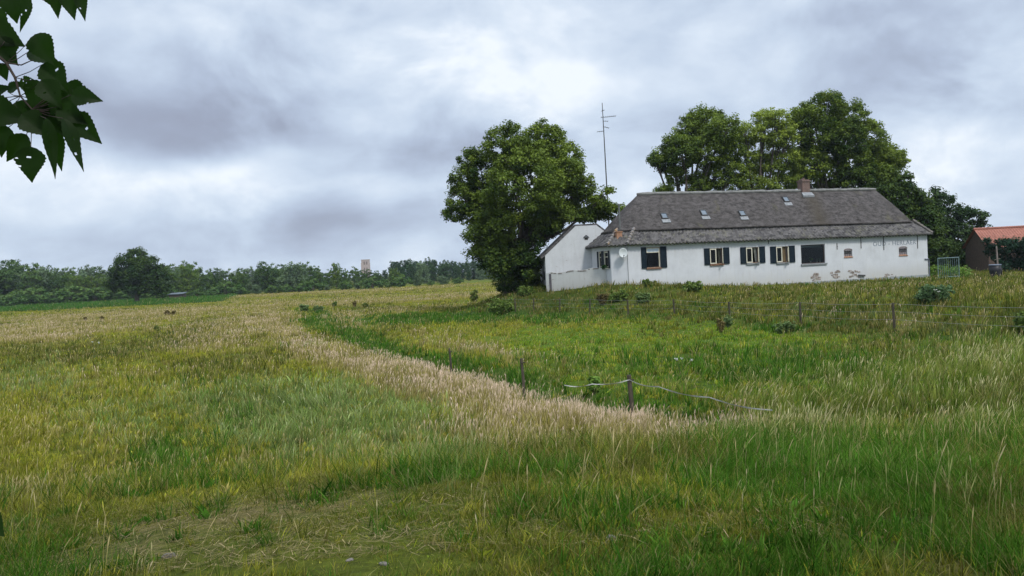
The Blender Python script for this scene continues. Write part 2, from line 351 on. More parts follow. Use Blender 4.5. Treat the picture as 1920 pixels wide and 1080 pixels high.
def make_grass(NB, NS):
    cols = [np.array([s[i] for s in SP]) for i in (0, 1, 4)]; hs = np.array([s[2] for s in SP]); sh = np.array([s[3] for s in SP]); ss = np.array([s[5] for s in SP])
    # tufts of blades
    TU = 13
    cx, cy = scatter(NB//TU, 3.0, 230); ok = clear_of_buildings(cx, cy); cx = cx[ok]; cy = cy[ok]; k = pick(cx, cy)
    ex, ey = scatter(130000, 3.6, 15, .8); ek = pick(ex, ey); sel = np.isin(ek, (4, 9)); cx = np.concatenate([cx, ex[sel]]); cy = np.concatenate([cy, ey[sel]]); k = np.concatenate([k, ek[sel]])
    keep = RNG.uniform(0, 1, len(cx)) < np.where(fbm(cx, cy, .5, 77) < .38, .4, 1.0)*np.where(k == 4, .9, 1); cx, cy, k = cx[keep], cy[keep], k[keep]; nt_ = len(cx)
    ch = (.5+1.0*fbm(cx, cy, .7, 71, 2))*np.where(cy < 60, RNG.uniform(.55, 1.35, nt_), RNG.uniform(.85, 1.1, nt_))*(.40+.60*sstep(4.0, 9.5, cy))
    tl = np.abs(RNG.normal(0, .16, nt_)); ta = RNG.uniform(0, 2*np.pi, nt_); wind = .05+.10*(k == 5)+.3*(vn(cx, cy, 1.3, 80)-.5)
    tlx = tl*np.cos(ta)+wind; tly = tl*np.sin(ta)
    m = np.clip(RNG.normal(.45, .3, nt_), 0, 1.2)[:, None]; tc_ = (cols[0][k]*(1-m)+cols[1][k]*m)*(1+(RNG.uniform(.7, 1.25, nt_)-1)*(1-.6*sstep(35, 90, cy)))[:, None]*(.72+.56*fbm(cx, cy, 1.6, 85))[:, None]
    dry = RNG.uniform(0, 1, nt_) < np.where(np.isin(k, (2, 3, 8)), .03, .10); tc_[dry] = tc_[dry]*.45+np.array([.34,.27,.13])*.5
    tc_k = k; q = np.repeat(np.arange(nt_), TU); n = len(q); oa = RNG.uniform(0, 2*np.pi, n); orr = np.abs(RNG.normal(0, 1, n)); sg = (.022+.0045*cy)[q]
    x = cx[q]+orr*sg*np.cos(oa); y = cy[q]+orr*sg*np.sin(oa)*.8; k = k[q]
    h = hs[k]*ch[q]*RNG.uniform(.45, 1.3, n); spl = np.where(np.isin(k, (4, 9)), .55, .30)
    rnd = np.where(cy[q] < 9, .40, np.where(cy[q] < 25, .28, .16)); lx = np.clip(tlx[q]+spl*orr*np.cos(oa)*.6+RNG.normal(0, 1, n)*rnd, -.95, .95); ly = np.clip(tly[q]+spl*orr*np.sin(oa)*.5+RNG.normal(0, 1, n)*rnd*.8, -.9, .9)
    broad = (RNG.uniform(0, 1, nt_) < np.where(np.isin(tc_k, (9, 2, 6, 0)), .13, .03))[q] & (y < 22)
    h = np.where(broad, np.minimum(h*.7, .13), h)
    wd = np.maximum(.0034, .00075*y)*np.exp(RNG.normal(-.05, .42, n))*np.where(k == 2, 1.2, 1)*np.where(broad, 3.6, 1)
    fq = sstep(35, 90, y)[:, None]; c = tc_[q]*(1+(RNG.uniform(.5, 1.45, n)[:, None]-1)*(1-.6*fq)); st = RNG.uniform(0, 1, n) < .08; c[st] = c[st]*.5+np.array([.38,.31,.16])*.5
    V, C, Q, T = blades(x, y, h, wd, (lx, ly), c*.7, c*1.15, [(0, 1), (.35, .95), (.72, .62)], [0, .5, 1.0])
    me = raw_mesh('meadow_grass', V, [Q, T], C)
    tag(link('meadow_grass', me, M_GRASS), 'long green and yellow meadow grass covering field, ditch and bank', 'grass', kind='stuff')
    # fallen straw and dead leaves lying in the short turf
    x, y = scatter(42000, 3.6, 16, .8); w_ = zone_weights(x, y); ok = RNG.uniform(0, 1, len(x)) < (w_[4]+.45*w_[9]+.1); x, y = x[ok], y[ok]; n = len(x)
    a_ = RNG.uniform(0, 2*np.pi, n); h = RNG.uniform(.03, .11, n); c = np.array([.40,.32,.18])*RNG.uniform(.35, 1.25, n)[:, None]
    Vl, Cl, Ql, Tl = blades(x, y, h, RNG.uniform(.002, .006, n), (1.6*np.cos(a_), 1.6*np.sin(a_)), c, c, [(0, 1), (.35, .95), (.72, .62)], [0, .5, 1.0], 1.1)
    Vl[:, 2] = hgt(Vl[:, 0], Vl[:, 1])+RNG.uniform(.004, .03, n).repeat(7)
    tag(link('dry_litter', raw_mesh('dry_litter', Vl, [Ql, Tl], Cl), M_GRASS), 'dry straw and dead grass littering the short turf in the foreground', 'grass litter', kind='stuff')
    # seeding stalks
    x, y = scatter(NS, 3.2, 200); ok = clear_of_buildings(x, y); x = x[ok]; y = y[ok]; k = pick(x, y)
    keep = RNG.uniform(0, 1, len(x)) < sh[k]*(.35+1.2*sstep(.35, .7, fbm(x, y, .8, 91)))*np.where(y < 7, .16, np.where(y < 11, .6, 1)); x, y, k = x[keep], y[keep], k[keep]; n = len(x)
    h = ss[k]*RNG.uniform(.7, 1.2, n)*(.7+.6*fbm(x, y, .9, 92, 2)); wd = np.maximum(.0058, np.where(y < 20, .0009*y, .018+.00055*(y-20)))*RNG.uniform(.7, 1.3, n); fr = sstep(35, 90, y)[:, None]
    la = RNG.uniform(0, 2*np.pi, n); lm = np.abs(RNG.normal(0, .2, n))
    lx = lm*np.cos(la)+.08+.10*(k == 5)+.25*(vn(x, y, 1.3, 80)-.5); ly = lm*np.sin(la)
    c = cols[2][k]*(1+(RNG.uniform(.72, 1.25, n)[:, None]-1)*(1-.6*fr)); st = cols[1][k]*.9; c = c*(1-.22*fr)+cols[1][k]*.22*fr
    # a few ripe timothy heads close to the path
    tx, ty_, th = [], [], []
    for px, py, hh in [(1503,900,.62),(1512,885,.62),(1522,893,.6),(1532,880,.62),(1541,884,.6),(1551,876,.55),(1588,872,.72),(1596,880,.6),(1606,868,.72),(1570,872,.6),(45,985,.42),(60,990,.44),(70,980,.46),(20,985,.4),(52,1000,.4),(40,1075,.36),(60,1078,.36),(15,1070,.36),(532,905,.26),(545,908,.28),(560,900,.26),(550,912,.24),(1420,975,.5),(1745,955,.5),(1850,965,.5),(1760,930,.5)]:
        p = hit(px, py+hh*.5*150); tx.append(p[0]); ty_.append(p[1]); th.append(hh)
    nT = len(tx); x = np.concatenate([x, tx]); y = np.concatenate([y, ty_]); h = np.concatenate([h, th]); wd = np.concatenate([wd, np.full(nT, .0078)]); lx = np.concatenate([lx, RNG.uniform(.1, .4, nT)]); ly = np.concatenate([ly, RNG.uniform(-.1, .1, nT)])
    c = np.concatenate([c, np.tile([[.52,.44,.27]], (nT, 1))]); st = np.concatenate([st, np.tile([[.20,.20,.06]], (nT, 1))])
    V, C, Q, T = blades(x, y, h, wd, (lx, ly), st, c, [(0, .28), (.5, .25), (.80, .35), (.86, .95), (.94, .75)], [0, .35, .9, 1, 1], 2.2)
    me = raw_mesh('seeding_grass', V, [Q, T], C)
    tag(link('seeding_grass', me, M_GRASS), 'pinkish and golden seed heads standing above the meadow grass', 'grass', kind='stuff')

# ------------------------------------------------------------------ trees
def crown_arrays(blobs, nsub, nleaf, leaf, sub_r, tintA, tintB, flat=.75, seed=0, droop=0.0, cut=None):
    """blobs: (x,y,z,r[,bright]) ; clusters of leaves spread through the outer volume of each"""
    R = np.random.default_rng(seed); tintA = np.array(tintA); tintB = np.array(tintB)
    Cs, Cr, Cc = [], [], []
    tot = sum(b[3]**2 for b in blobs)
    for b in blobs:
        n = max(3, int(nsub*b[3]**2/tot)); d = R.normal(size=(n, 3)); d /= np.linalg.norm(d, axis=1)[:, None]
        rr = R.uniform(.45, 1.0, n)**.6
        p = np.array(b[:3])+d*rr[:, None]*b[3]*np.array([1, 1, .92])
        Cs.append(p); Cr.append(np.full(n, sub_r)*R.uniform(.6, 1.35, n))
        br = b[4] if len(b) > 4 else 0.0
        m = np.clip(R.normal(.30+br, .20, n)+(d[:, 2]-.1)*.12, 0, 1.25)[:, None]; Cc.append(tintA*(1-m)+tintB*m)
    Cs = np.concatenate(Cs); Cr = np.concatenate(Cr); Cc = np.concatenate(Cc)
    if cut is not None: k = cut(Cs); Cs, Cr, Cc = Cs[k], Cr[k], Cc[k]
    N = len(Cs)*nleaf; ci = np.repeat(np.arange(len(Cs)), nleaf)
    d = R.normal(size=(N, 3)); d /= np.linalg.norm(d, axis=1)[:, None]
    p = Cs[ci]+d*(Cr[ci]*R.uniform(.35, 1.1, N))[:, None]*np.array([1, 1, flat])
    p[:, 2] -= droop*np.abs(R.normal(size=N))
    nrm = d*.7+np.array([0, 0, .65])+R.normal(size=(N, 3))*.45; nrm /= np.linalg.norm(nrm, axis=1)[:, None]
    a = np.cross(nrm, R.normal(size=(N, 3))); a /= np.linalg.norm(a, axis=1)[:, None]; b = np.cross(nrm, a)
    s = (leaf*R.uniform(.6, 1.35, N))[:, None]
    V = np.stack([p-a*s*.55, p+b*s*.36+nrm*s*.08, p+a*s*.55, p-b*s*.36+nrm*s*.08], 1)
    col = Cc[ci]*R.uniform(.82, 1.18, N)[:, None]
    C = np.repeat(col[:, None, :], 4, 1)
    return V.reshape(-1, 3), C.reshape(-1, 3), np.arange(4*N).reshape(-1, 4)
def simple_mat(name, c1, c2=None, scale=5, rough=.8, metal=0, bump=0, stretch=(1,1,1), spec=.3, detail=5, lo=.35, hi=.65):
    m = bpy.data.materials.new(name); m.use_nodes = True; t = NT(m.node_tree); p = t.n['Principled BSDF']
    p.inputs['Roughness'].default_value = rough; p.inputs['Metallic'].default_value = metal; p.inputs['Specular IOR Level'].default_value = spec
    tc = t.new('ShaderNodeTexCoord'); v = t.scale(tc.outputs['Object'], stretch); n = t.noise(v, scale, detail, .6)
    t.link(t.mix(t.ramp(n, lo, hi), c1, c2 or tuple(q*.8 for q in c1)), p.inputs[0])
    if bump:
        b = t.new('ShaderNodeBump'); b.inputs['Strength'].default_value = bump; b.inputs['Distance'].default_value = .03; t.link(n, b.inputs['Height']); t.link(b.outputs[0], p.inputs['Normal'])
    return m
M_BARK = simple_mat('bark', (.055,.045,.035), (.11,.095,.075), 6, .95, bump=.8, stretch=(1,1,.25))
def tree(name, base, blobs, label, cat='tree', group=None, trunk_r=.35, nsub=500, nleaf=45, leaf=.2, sub_r=.55, A=(.045,.085,.018), B=(.16,.20,.035), seed=0, stems=1, fork=.35, cut=None, droop=0, limbs=14):
    root = empty(name, base, label=label, cat=cat, group=group); bx, by, bz = base
    V, C, Q = crown_arrays([(b[0]-bx, b[1]-by, b[2]-bz)+tuple(b[3:]) for b in blobs], nsub, nleaf, leaf, sub_r, A, B, seed=seed, cut=cut, droop=droop)
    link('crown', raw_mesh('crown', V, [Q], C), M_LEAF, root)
    R = random.Random(seed); mb = MB(); top = max(b[2]-bz for b in blobs)
    for s in range(stems):
        ox = (s-(stems-1)/2)*trunk_r*2.2 if stems > 1 else 0
        bs = [b for i, b in enumerate(blobs) if i % stems == s]
        fz = top*fork; cx = sum(b[0]-bx for b in bs)/len(bs)*.35; cy = sum(b[1]-by for b in bs)/len(bs)*.35
        f = Vector((ox+cx*.6, cy, fz))
        mb.tube([(ox, 0, -.4), (ox, 0, .25), (ox+cx*.2, cy*.3, fz*.5), f, (ox+cx, cy, fz*1.7)], [trunk_r*1.5, trunk_r*1.1, trunk_r*.9, trunk_r*.8, trunk_r*.35], 9)
        for b in sorted(bs, key=lambda b: -b[3])[:limbs]:
            e_ = Vector((b[0]-bx, b[1]-by, b[2]-bz)); mid = f.lerp(e_, .5)+Vector((0, 0, -.08*(e_-f).length))+Vector((R.uniform(-.3, .3), 0, R.uniform(-.2, .2)))
            mb.tube([f-Vector((0,0,.3)), mid, e_], [trunk_r*.42, trunk_r*.28, trunk_r*.1], 6, False)
            for q in range(4):
                d = Vector((R.uniform(-1, 1), R.uniform(-1, 1), R.uniform(-.2, 1))).normalized()*b[3]*.85
                mb.tube([mid.lerp(e_, .5), e_+d*.5, e_+d], [trunk_r*.16, trunk_r*.09, .015], 5, False)
    mb.build('trunk', M_BARK, root, True)
    return root
def pblobs(lst, Yd, spread=.6, seed=0):
    """crown masses given by the direction they are seen in and their distance from the camera"""
    R = random.Random(seed); o = []
    for b in lst:
        dy = b[4] if len(b) > 4 and b[4] is not None else R.uniform(-1, 1)*spread*b[2]/FPX*Yd
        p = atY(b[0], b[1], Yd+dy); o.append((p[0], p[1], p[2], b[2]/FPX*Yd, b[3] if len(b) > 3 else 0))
    return o
def copy_thing(root, loc, rz=0, sc=(1,1,1), **k):
    r = root.copy(); COL.objects.link(r); r.location = loc; r.rotation_euler = (0,0,rz); r.scale = sc; tag(r, **k)
    for c in list(root.children):
        d = c.copy(); COL.objects.link(d); d.parent = r
        for g in list(c.children):
            q = g.copy(); COL.objects.link(q); q.parent = d
    return r

# ------------------------------------------------------------------ farmhouse
FLc = atY(1175, 458, 57); FRc = atY(1738, 439, 64.5)
HA = math.atan2(FRc[1]-FLc[1], FRc[0]-FLc[0]); HL = math.hypot(FRc[0]-FLc[0], FRc[1]-FLc[1])
hu = np.array([math.cos(HA), math.sin(HA), 0]); hw = np.array([-math.sin(HA), math.cos(HA), 0]); HO = np.array([FLc[0], FLc[1], 1.0])
def onw(px, py, Wd=0.0):
    r = pray(px, py); t = ((HO-CAM)@hw+Wd)/(r@hw); p = CAM+r*t-HO; return float(p@hu), float(p[2])
def onu(px, py, U):
    r = pray(px, py); t = ((HO-CAM)@hu+U)/(r@hu); p = CAM+r*t-HO; return float(p@hw), float(p[2])
def hlocal(p): p = np.asarray(p)-HO; return np.array([p@hu, p@hw, p[2]])
WD = 6.0; CH = 1.05
HOUSE_FOOT = [(0,0),(HL,0),(HL,WD),(.3,WD),(-CH,4.3),(-CH,.6)]
# outbuilding frame
OBc = atY(1022, 480, 61.0); OO = np.array([OBc[0], OBc[1], 1.0])
OW = 6.4; OD = 8.5; OA = math.radians(1.0); ou = np.array([math.cos(OA), math.sin(OA), 0]); ow = np.array([-math.sin(OA), math.cos(OA), 0])
def inpoly(x, y, poly, grow=0.0):
    ins = np.zeros(len(x), bool); n = len(poly)
    for i in range(n):
        (x0, y0), (x1, y1) = poly[i], poly[(i+1) % n]
        if y1 != y0: ins ^= ((y0 > y) != (y1 > y)) & (x < (x1-x0)*(y-y0)/(y1-y0)+x0)
    return ins
def clear_of_buildings(x, y):
    u = (x-HO[0])*hu[0]+(y-HO[1])*hu[1]; w_ = (x-HO[0])*hw[0]+(y-HO[1])*hw[1]
    bad = (u > -CH-.12) & (u < HL+.12) & (w_ > -.12) & (w_ < WD)
    u2 = (x-OO[0])*ou[0]+(y-OO[1])*ou[1]; w2 = (x-OO[0])*ow[0]+(y-OO[1])*ow[1]
    return ~(bad | ((u2 > -.1) & (u2 < OW) & (w2 > -.1) & (w2 < OD)))

# materials
def wall_mat(name, base, dirty, brick=False, bumpy=.5):
    m = bpy.data.materials.new(name); m.use_nodes = True; t = NT(m.node_tree); p = t.n['Principled BSDF']
    p.inputs['Roughness'].default_value = .85; p.inputs['Specular IOR Level'].default_value = .2
    tc = t.new('ShaderNodeTexCoord'); ob = tc.outputs['Object']; sp_ = t.new('ShaderNodeSeparateXYZ'); t.link(ob, sp_.inputs[0])
    n1 = t.noise(ob, .9, 6, .65); n2 = t.noise(t.scale(ob, (6, 6, .6)), 1.0, 5, .6); n3 = t.noise(ob, 9, 5, .65)
    c = t.mix(t.ramp(n1, .35, .75), base, tuple(b*.86 for b in base))
    c = t.mix(t.m('MULTIPLY', t.ramp(n2, .5, .75), .38), c, dirty)
    # splash dirt and algae near the ground, following noise
    low = t.m('SUBTRACT', 1.0, t.ramp(t.m('ADD', sp_.outputs[2], t.m('MULTIPLY', t.m('SUBTRACT', n1, .5), 1.6)), .2, 1.5))
    c = t.mix(t.m('MULTIPLY', low, .6), c, dirty)
    c = t.mix(t.m('MULTIPLY', t.ramp(n3, .62, .72), t.m('MULTIPLY', low, .8)), c, (.20,.13,.10))
    # chalky green tinge under the eaves where the tiles drip
    br = t.new('ShaderNodeTexBrick'); rot = t.new('ShaderNodeCombineXYZ'); t.link(sp_.outputs[0], rot.inputs[0]); t.link(sp_.outputs[2], rot.inputs[1]); t.link(rot.outputs[0], br.inputs['Vector'])
    br.inputs['Scale'].default_value = 1; br.inputs['Brick Width'].default_value = .22; br.inputs['Row Height'].default_value = .07; br.inputs['Mortar Size'].default_value = .008
    b = t.new('ShaderNodeBump'); b.inputs['Strength'].default_value = bumpy; b.inputs['Distance'].default_value = .02
    t.link(t.m('ADD', n3, t.m('MULTIPLY', br.outputs['Fac'], -.5)), b.inputs['Height']); t.link(b.outputs[0], p.inputs['Normal'])
    if brick: c = t.mix(t.m('MULTIPLY', br.outputs['Fac'], .4), c, dirty)
    if brick: c = t.mix(t.ramp(t.noise(t.scale(ob, (1.2,1.2,4)), 2.2, 6, .7), .60, .70), c, (.26,.20,.17))
    t.link(c, p.inputs[0]); return m
M_WHITE = wall_mat('lime washed wall', (.56,.575,.60), (.42,.41,.38))
M_WHITE2 = wall_mat('lime washed gable', (.56,.575,.59), (.38,.37,.35), True)
M_WORN = wall_mat('worn lime washed wall', (.50,.51,.50), (.30,.28,.25), True)
def thatch_mat():
    m = bpy.data.materials.new('thatch'); m.use_nodes = True; t = NT(m.node_tree); p = t.n['Principled BSDF']; p.inputs['Roughness'].default_value = .95; p.inputs['Specular IOR Level'].default_value = .1
    tc = t.new('ShaderNodeTexCoord'); ob = tc.outputs['Object']
    a_ = t.noise(t.scale(ob, (1.3,1.3,2.6)), 1.7, 7, .75); b_ = t.noise(ob, .55, 5, .6, .3); c_ = t.noise(t.scale(ob, (7,7,1.2)), 2.2, 5, .7); d_ = t.noise(t.scale(ob, (1,1,.45)), .75, 4, .6)
    c = t.mix(t.ramp(a_, .3, .7), (.028,.025,.024), (.115,.105,.102)); c = t.mix(t.m('MULTIPLY', t.ramp(b_, .42, .72), .55), c, (.055,.05,.047))
    c = t.mix(t.m('MULTIPLY', t.ramp(c_, .45, .75), .35), c, (.14,.132,.127)); c = t.mix(t.m('MULTIPLY', t.ramp(d_, .6, .74), .55), c, (.10,.095,.055))
    # the dark run-off stain below the chimney
    sp_ = t.new('ShaderNodeSeparateXYZ'); t.link(ob, sp_.inputs[0]); cu = onw(1507, 355, 3)[0]
    xx = t.m('DIVIDE', t.m('SUBTRACT', t.m('ADD', sp_.outputs[0], t.m('MULTIPLY', sp_.outputs[2], -.28)), cu+.25-6.9*.28+.0), .75)
    st = t.m('EXPONENT', t.m('MULTIPLY', t.m('MULTIPLY', xx, xx), -1.0)); st = t.m('MULTIPLY', st, t.m('ADD', t.ramp(c_, .3, .6), .3)); c = t.mix(t.m('MULTIPLY', st, .6, clamp=True), c, (.06,.05,.035))
    t.link(c, p.inputs[0])
    bb = t.new('ShaderNodeBump'); bb.inputs['Strength'].default_value = .9; bb.inputs['Distance'].default_value = .09; t.link(t.m('ADD', a_, t.m('MULTIPLY', c_, .6)), bb.inputs['Height']); t.link(bb.outputs[0], p.inputs['Normal'])
    return m
M_THATCH = thatch_mat()
def tile_mat(name, c1, c2, lichen, amt):
    m = bpy.data.materials.new(name); m.use_nodes = True; t = NT(m.node_tree); p = t.n['Principled BSDF']; p.inputs['Roughness'].default_value = .8
    tc = t.new('ShaderNodeTexCoord'); ob = tc.outputs['Object']; v = t.new('ShaderNodeTexVoronoi'); t.link(t.scale(ob, (3.4,3.4,6)), v.inputs['Vector']); v.inputs['Scale'].default_value = 1
    sp_ = t.new('ShaderNodeSeparateColor'); t.link(v.outputs['Color'], sp_.inputs[0]); n = t.noise(ob, 3.5, 5, .7); n2 = t.noise(ob, .8, 4, .6)
    c = t.mix(sp_.outputs[0], c1, c2); c = t.mix(t.m('MULTIPLY', t.ramp(t.m('ADD', n, t.m('MULTIPLY', n2, .6)), .8, 1.05), amt), c, lichen); t.link(c, p.inputs[0]); return m
M_TILE = tile_mat('grey pantile', (.024,.022,.024), (.125,.117,.115), (.16,.155,.09), .5)
M_REDTILE = tile_mat('orange pantile', (.21,.075,.05), (.30,.115,.078), (.15,.09,.06), .35)
M_HIPTILE = simple_mat('lichened hip tile', (.16,.15,.145), (.30,.19,.09), 2.2, .9, lo=.5, hi=.68)
M_GHIP = simple_mat('grey hip tile', (.10,.095,.095), (.16,.14,.12), 3, .9)
M_SHUT = simple_mat('dark blue green shutter paint', (.005,.012,.020), (.008,.016,.024), 3, .6, spec=.15)
M_CREAM = simple_mat('cream window paint', (.62,.60,.50), (.52,.49,.38), 9, .6)
M_WOOD = simple_mat('bare window wood', (.24,.15,.08), (.15,.09,.05), 8, .7, stretch=(1,1,4))
M_BRICK = None
def brick_mat(name, a_, b_, mort, sc=1.0):
    m = bpy.data.materials.new(name); m.use_nodes = True; t = NT(m.node_tree); p = t.n['Principled BSDF']; p.inputs['Roughness'].default_value = .9
    tc = t.new('ShaderNodeTexCoord'); s_ = t.new('ShaderNodeSeparateXYZ'); t.link(tc.outputs['Object'], s_.inputs[0]); cb = t.new('ShaderNodeCombineXYZ'); t.link(t.m('ADD', s_.outputs[0], s_.outputs[1]), cb.inputs[0]); t.link(s_.outputs[2], cb.inputs[1])
    b = t.new('ShaderNodeTexBrick'); t.link(cb.outputs[0], b.inputs['Vector']); b.inputs['Scale'].default_value = sc; b.inputs['Brick Width'].default_value = .22; b.inputs['Row Height'].default_value = .075; b.inputs['Mortar Size'].default_value = .01
    b.inputs['Color1'].default_value = (*a_, 1); b.inputs['Color2'].default_value = (*b_, 1); b.inputs['Mortar'].default_value = (*mort, 1)
    n = t.noise(tc.outputs['Object'], 5, 5, .7); t.link(t.mix(t.m('MULTIPLY', t.ramp(n, .4, .7), .45), b.outputs[0], tuple(q*.4 for q in a_)), p.inputs[0])
    bp_ = t.new('ShaderNodeBump'); bp_.inputs['Strength'].default_value = .5; bp_.inputs['Distance'].default_value = .02; t.link(t.m('MULTIPLY', b.outputs['Fac'], -1.0), bp_.inputs['Height']); t.link(bp_.outputs[0], p.inputs['Normal']); return m
M_BRICK = brick_mat('chimney brick', (.17,.09,.068), (.12,.07,.058), (.2,.18,.16))
M_DKBRICK = brick_mat('brown brick', (.075,.045,.032), (.10,.058,.04), (.09,.08,.07))
M_LEAD = simple_mat('lead flashing', (.24,.25,.26), (.17,.18,.19), 5, .6)
M_IRON = simple_mat('dark iron', (.04,.045,.05), (.07,.065,.06), 12, .6)
M_DARK = simple_mat('dark interior', (.018,.018,.02), (.03,.028,.025), 2, .9)
M_CLOTH = simple_mat('pale curtain', (.52,.52,.48), (.40,.40,.36), 6, .9, stretch=(6,6,1))
M_TANCLOTH = simple_mat('brown curtain', (.26,.19,.11), (.18,.13,.07), 6, .9, stretch=(6,6,1))
M_STONE = simple_mat('bare rubble', (.36,.32,.29), (.15,.12,.10), 6, .95, bump=1, detail=7, lo=.42, hi=.6)
M_DISH = simple_mat('pale grey dish', (.50,.53,.53), (.44,.47,.47), 4, .5)
M_STEEL = simple_mat('galvanised steel', (.17,.24,.23), (.11,.17,.16), 6, .5, .3)
M_POST = simple_mat('weathered post', (.085,.07,.05), (.045,.038,.028), 14, .9, stretch=(1,1,.2), bump=.8)
M_FADE = simple_mat('faded grey paint', (.13,.16,.20), (.30,.33,.37), 6, .9, lo=.42, hi=.66)
def glass_mat():
    m = bpy.data.materials.new('window glass'); m.use_nodes = True; t = NT(m.node_tree); t.n.clear(); o = t.new('ShaderNodeOutputMaterial')
    f = t.new('ShaderNodeFresnel'); f.inputs[0].default_value = 1.5; g = t.new('ShaderNodeBsdfGlossy'); g.inputs['Roughness'].default_value = .03; g.inputs['Color'].default_value = (.2,.21,.22,1); tr = t.new('ShaderNodeBsdfTransparent'); tr.inputs[0].default_value = (.7,.75,.75,1)
    mx = t.new('ShaderNodeMixShader'); t.link(f.outputs[0], mx.inputs[0]); t.link(tr.outputs[0], mx.inputs[1]); t.link(g.outputs[0], mx.inputs[2]); t.link(mx.outputs[0], o.inputs[0]); return m
M_GLASS = glass_mat()

house = empty('farmhouse', tuple(HO), HA, label='long white farmhouse with grey thatched roof and dark shutters on the grassy mound', cat='farmhouse')
def dz(u): return -.20*u/HL
EAVE = 3.82; KINK = 4.9; RIDGE = 7.78        # heights above the local base (1.0)
def span(x0, x1, ym, Wd=0.0): return onw(x0, ym, Wd)[0], onw(x1, ym, Wd)[0]
WIN = []                                       # (kind,u0,u1,z0,z1)
def zz(px, y0, y1): return onw(px, y1)[1], onw(px, y0)[1]
for kind, a_, b_, y0, y1 in (('tall',1211.5,1238,463.5,502),('case',1330.5,1355.5,465.5,495),('case',1398.5,1422.5,463.5,493),('case',1455,1478,462,492),('big',1502,1547,458.5,494),('arch',1582.5,1598,467,483),('arch',1685.5,1701,463,480)):
    u0, u1 = span(a_, b_, (y0+y1)/2); z0, z1 = zz((a_+b_)/2, y0, y1); WIN.append((kind, u0, u1, z0, z1))
def wall_panel(mb, p0, p1, ztop0, ztop1, holes, th=.32, zb=-1.0):
    """wall from p0 to p1 (outer face), thickness to the left of the direction, with real openings"""
    p0 = Vector((*p0, 0)); p1 = Vector((*p1, 0)); Ln = (p1-p0).length; d = (p1-p0)/Ln; n = Vector((-d.y, d.x, 0))
    us = sorted({0.0, Ln, *[h[0] for h in holes], *[h[1] for h in holes]}); zt = lambda u: ztop0+(ztop1-ztop0)*u/Ln
    zs = sorted({zb, *[h[2] for h in holes], *[h[3] for h in holes]})
    P = lambda u, z, k: tuple(p0+d*u+n*(th*k)+Vector((0, 0, z)))
    for i in range(len(us)-1):
        a_, b_ = us[i], us[i+1]; lv = [(z, z) for z in zs]+[(zt(a_), zt(b_))]
        for j in range(len(lv)-1):
            mu = (a_+b_)/2; mz = (lv[j][0]+lv[j+1][0])/2
            if any(h[0] < mu < h[1] and h[2] < mz < h[3] for h in holes): continue
            for k in (0, 1):
                q = [P(a_, lv[j][0], k), P(b_, lv[j][1], k), P(b_, lv[j+1][1], k), P(a_, lv[j+1][0], k)]
                mb.face(q if k == 0 else q[::-1])
    for u0, u1, z0, z1 in holes:
        mb.face([P(u0,z0,0),P(u0,z0,1),P(u1,z0,1),P(u1,z0,0)][::-1]); mb.face([P(u0,z1,0),P(u1,z1,0),P(u1,z1,1),P(u0,z1,1)][::-1])
        mb.face([P(u0,z0,0),P(u0,z1,0),P(u0,z1,1),P(u0,z0,1)]); mb.face([P(u1,z0,0),P(u1,z0,1),P(u1,z1,1),P(u1,z1,0)])
mb = MB(); mb_h = [(u0, u1, z0, z1) for k, u0, u1, z0, z1 in WIN if k != 'arch']+[(u0, u1, z0, z1-.12) for k, u0, u1, z0, z1 in WIN if k == 'arch']
wall_panel(mb, (0,0), (HL,0), EAVE+.05, EAVE+.05+dz(HL), mb_h)
ew = []
for a_, b_ in ((1122.5,1128.2),(1132.5,1141.0)):
    w0 = onu(b_, 486, -CH)[0]; w1 = onu(a_, 486, -CH)[0]; ew.append((4.3-w1, 4.3-w0, 2.15, 3.40))
wall_panel(mb, (-CH,4.3), (-CH,.6), EAVE+.05, EAVE+.05, ew)
wall_panel(mb, (-CH,.6), (0,0), EAVE+.05, EAVE+.05, [])
wall_panel(mb, (HL,0), (HL,WD), EAVE-.15, EAVE-.15, []); wall_panel(mb, (HL,WD), (.3,WD), EAVE-.15, EAVE+.05, []); wall_panel(mb, (.3,WD), (-CH,4.3), EAVE+.05, EAVE+.05, [])
wall = mb.build('wall', M_WHITE, house)
mb = MB(); mb.box(.35, HL-.35, .4, WD-.35, 3.66, 3.70); mb.box(.35, HL-.35, .4, WD-.35, .55, .6)
for u in (4.5, 9.3, 13.6, 17.5): mb.box(u, u+.1, .4, WD-.35, .62, 3.64)
mb.build('ceiling', M_DARK, house)

# roof rings
def ring(pts, step=.28, it=2):
    o = []; n = len(pts)
    for i in range(n):
        a_, b_ = np.array(pts[i], float), np.array(pts[(i+1) % n], float); k = max(1, int(np.linalg.norm(b_[:2]-a_[:2])/step))
        for j in range(k): o.append(a_+(b_-a_)*j/k)
    o = np.array(o)
    for _ in range(it): o = (np.roll(o, 1, 0)+2*o+np.roll(o, -1, 0))/4
    return o
Lk = onw(1712, 415, .6)[0]; Lr0 = onw(1197, 366, 3)[0]; Lr1 = onw(1640, 354, 3)[0]
Ering = [(-.12,-.36),(HL+.34,-.36),(HL+.34,WD+.36),(.1,WD+.36),(-CH-.42,4.6),(-CH-.42,.42)]
Kring = [(.92,.60),(Lk,.60),(Lk,WD-.6),(.92,WD-.6),(-.12,4.2),(-.12,1.35)]
Rring = [(Lr0,3),(Lr1,3),(Lr1,3),(Lr0,3),(Lr0,3),(Lr0,3)]
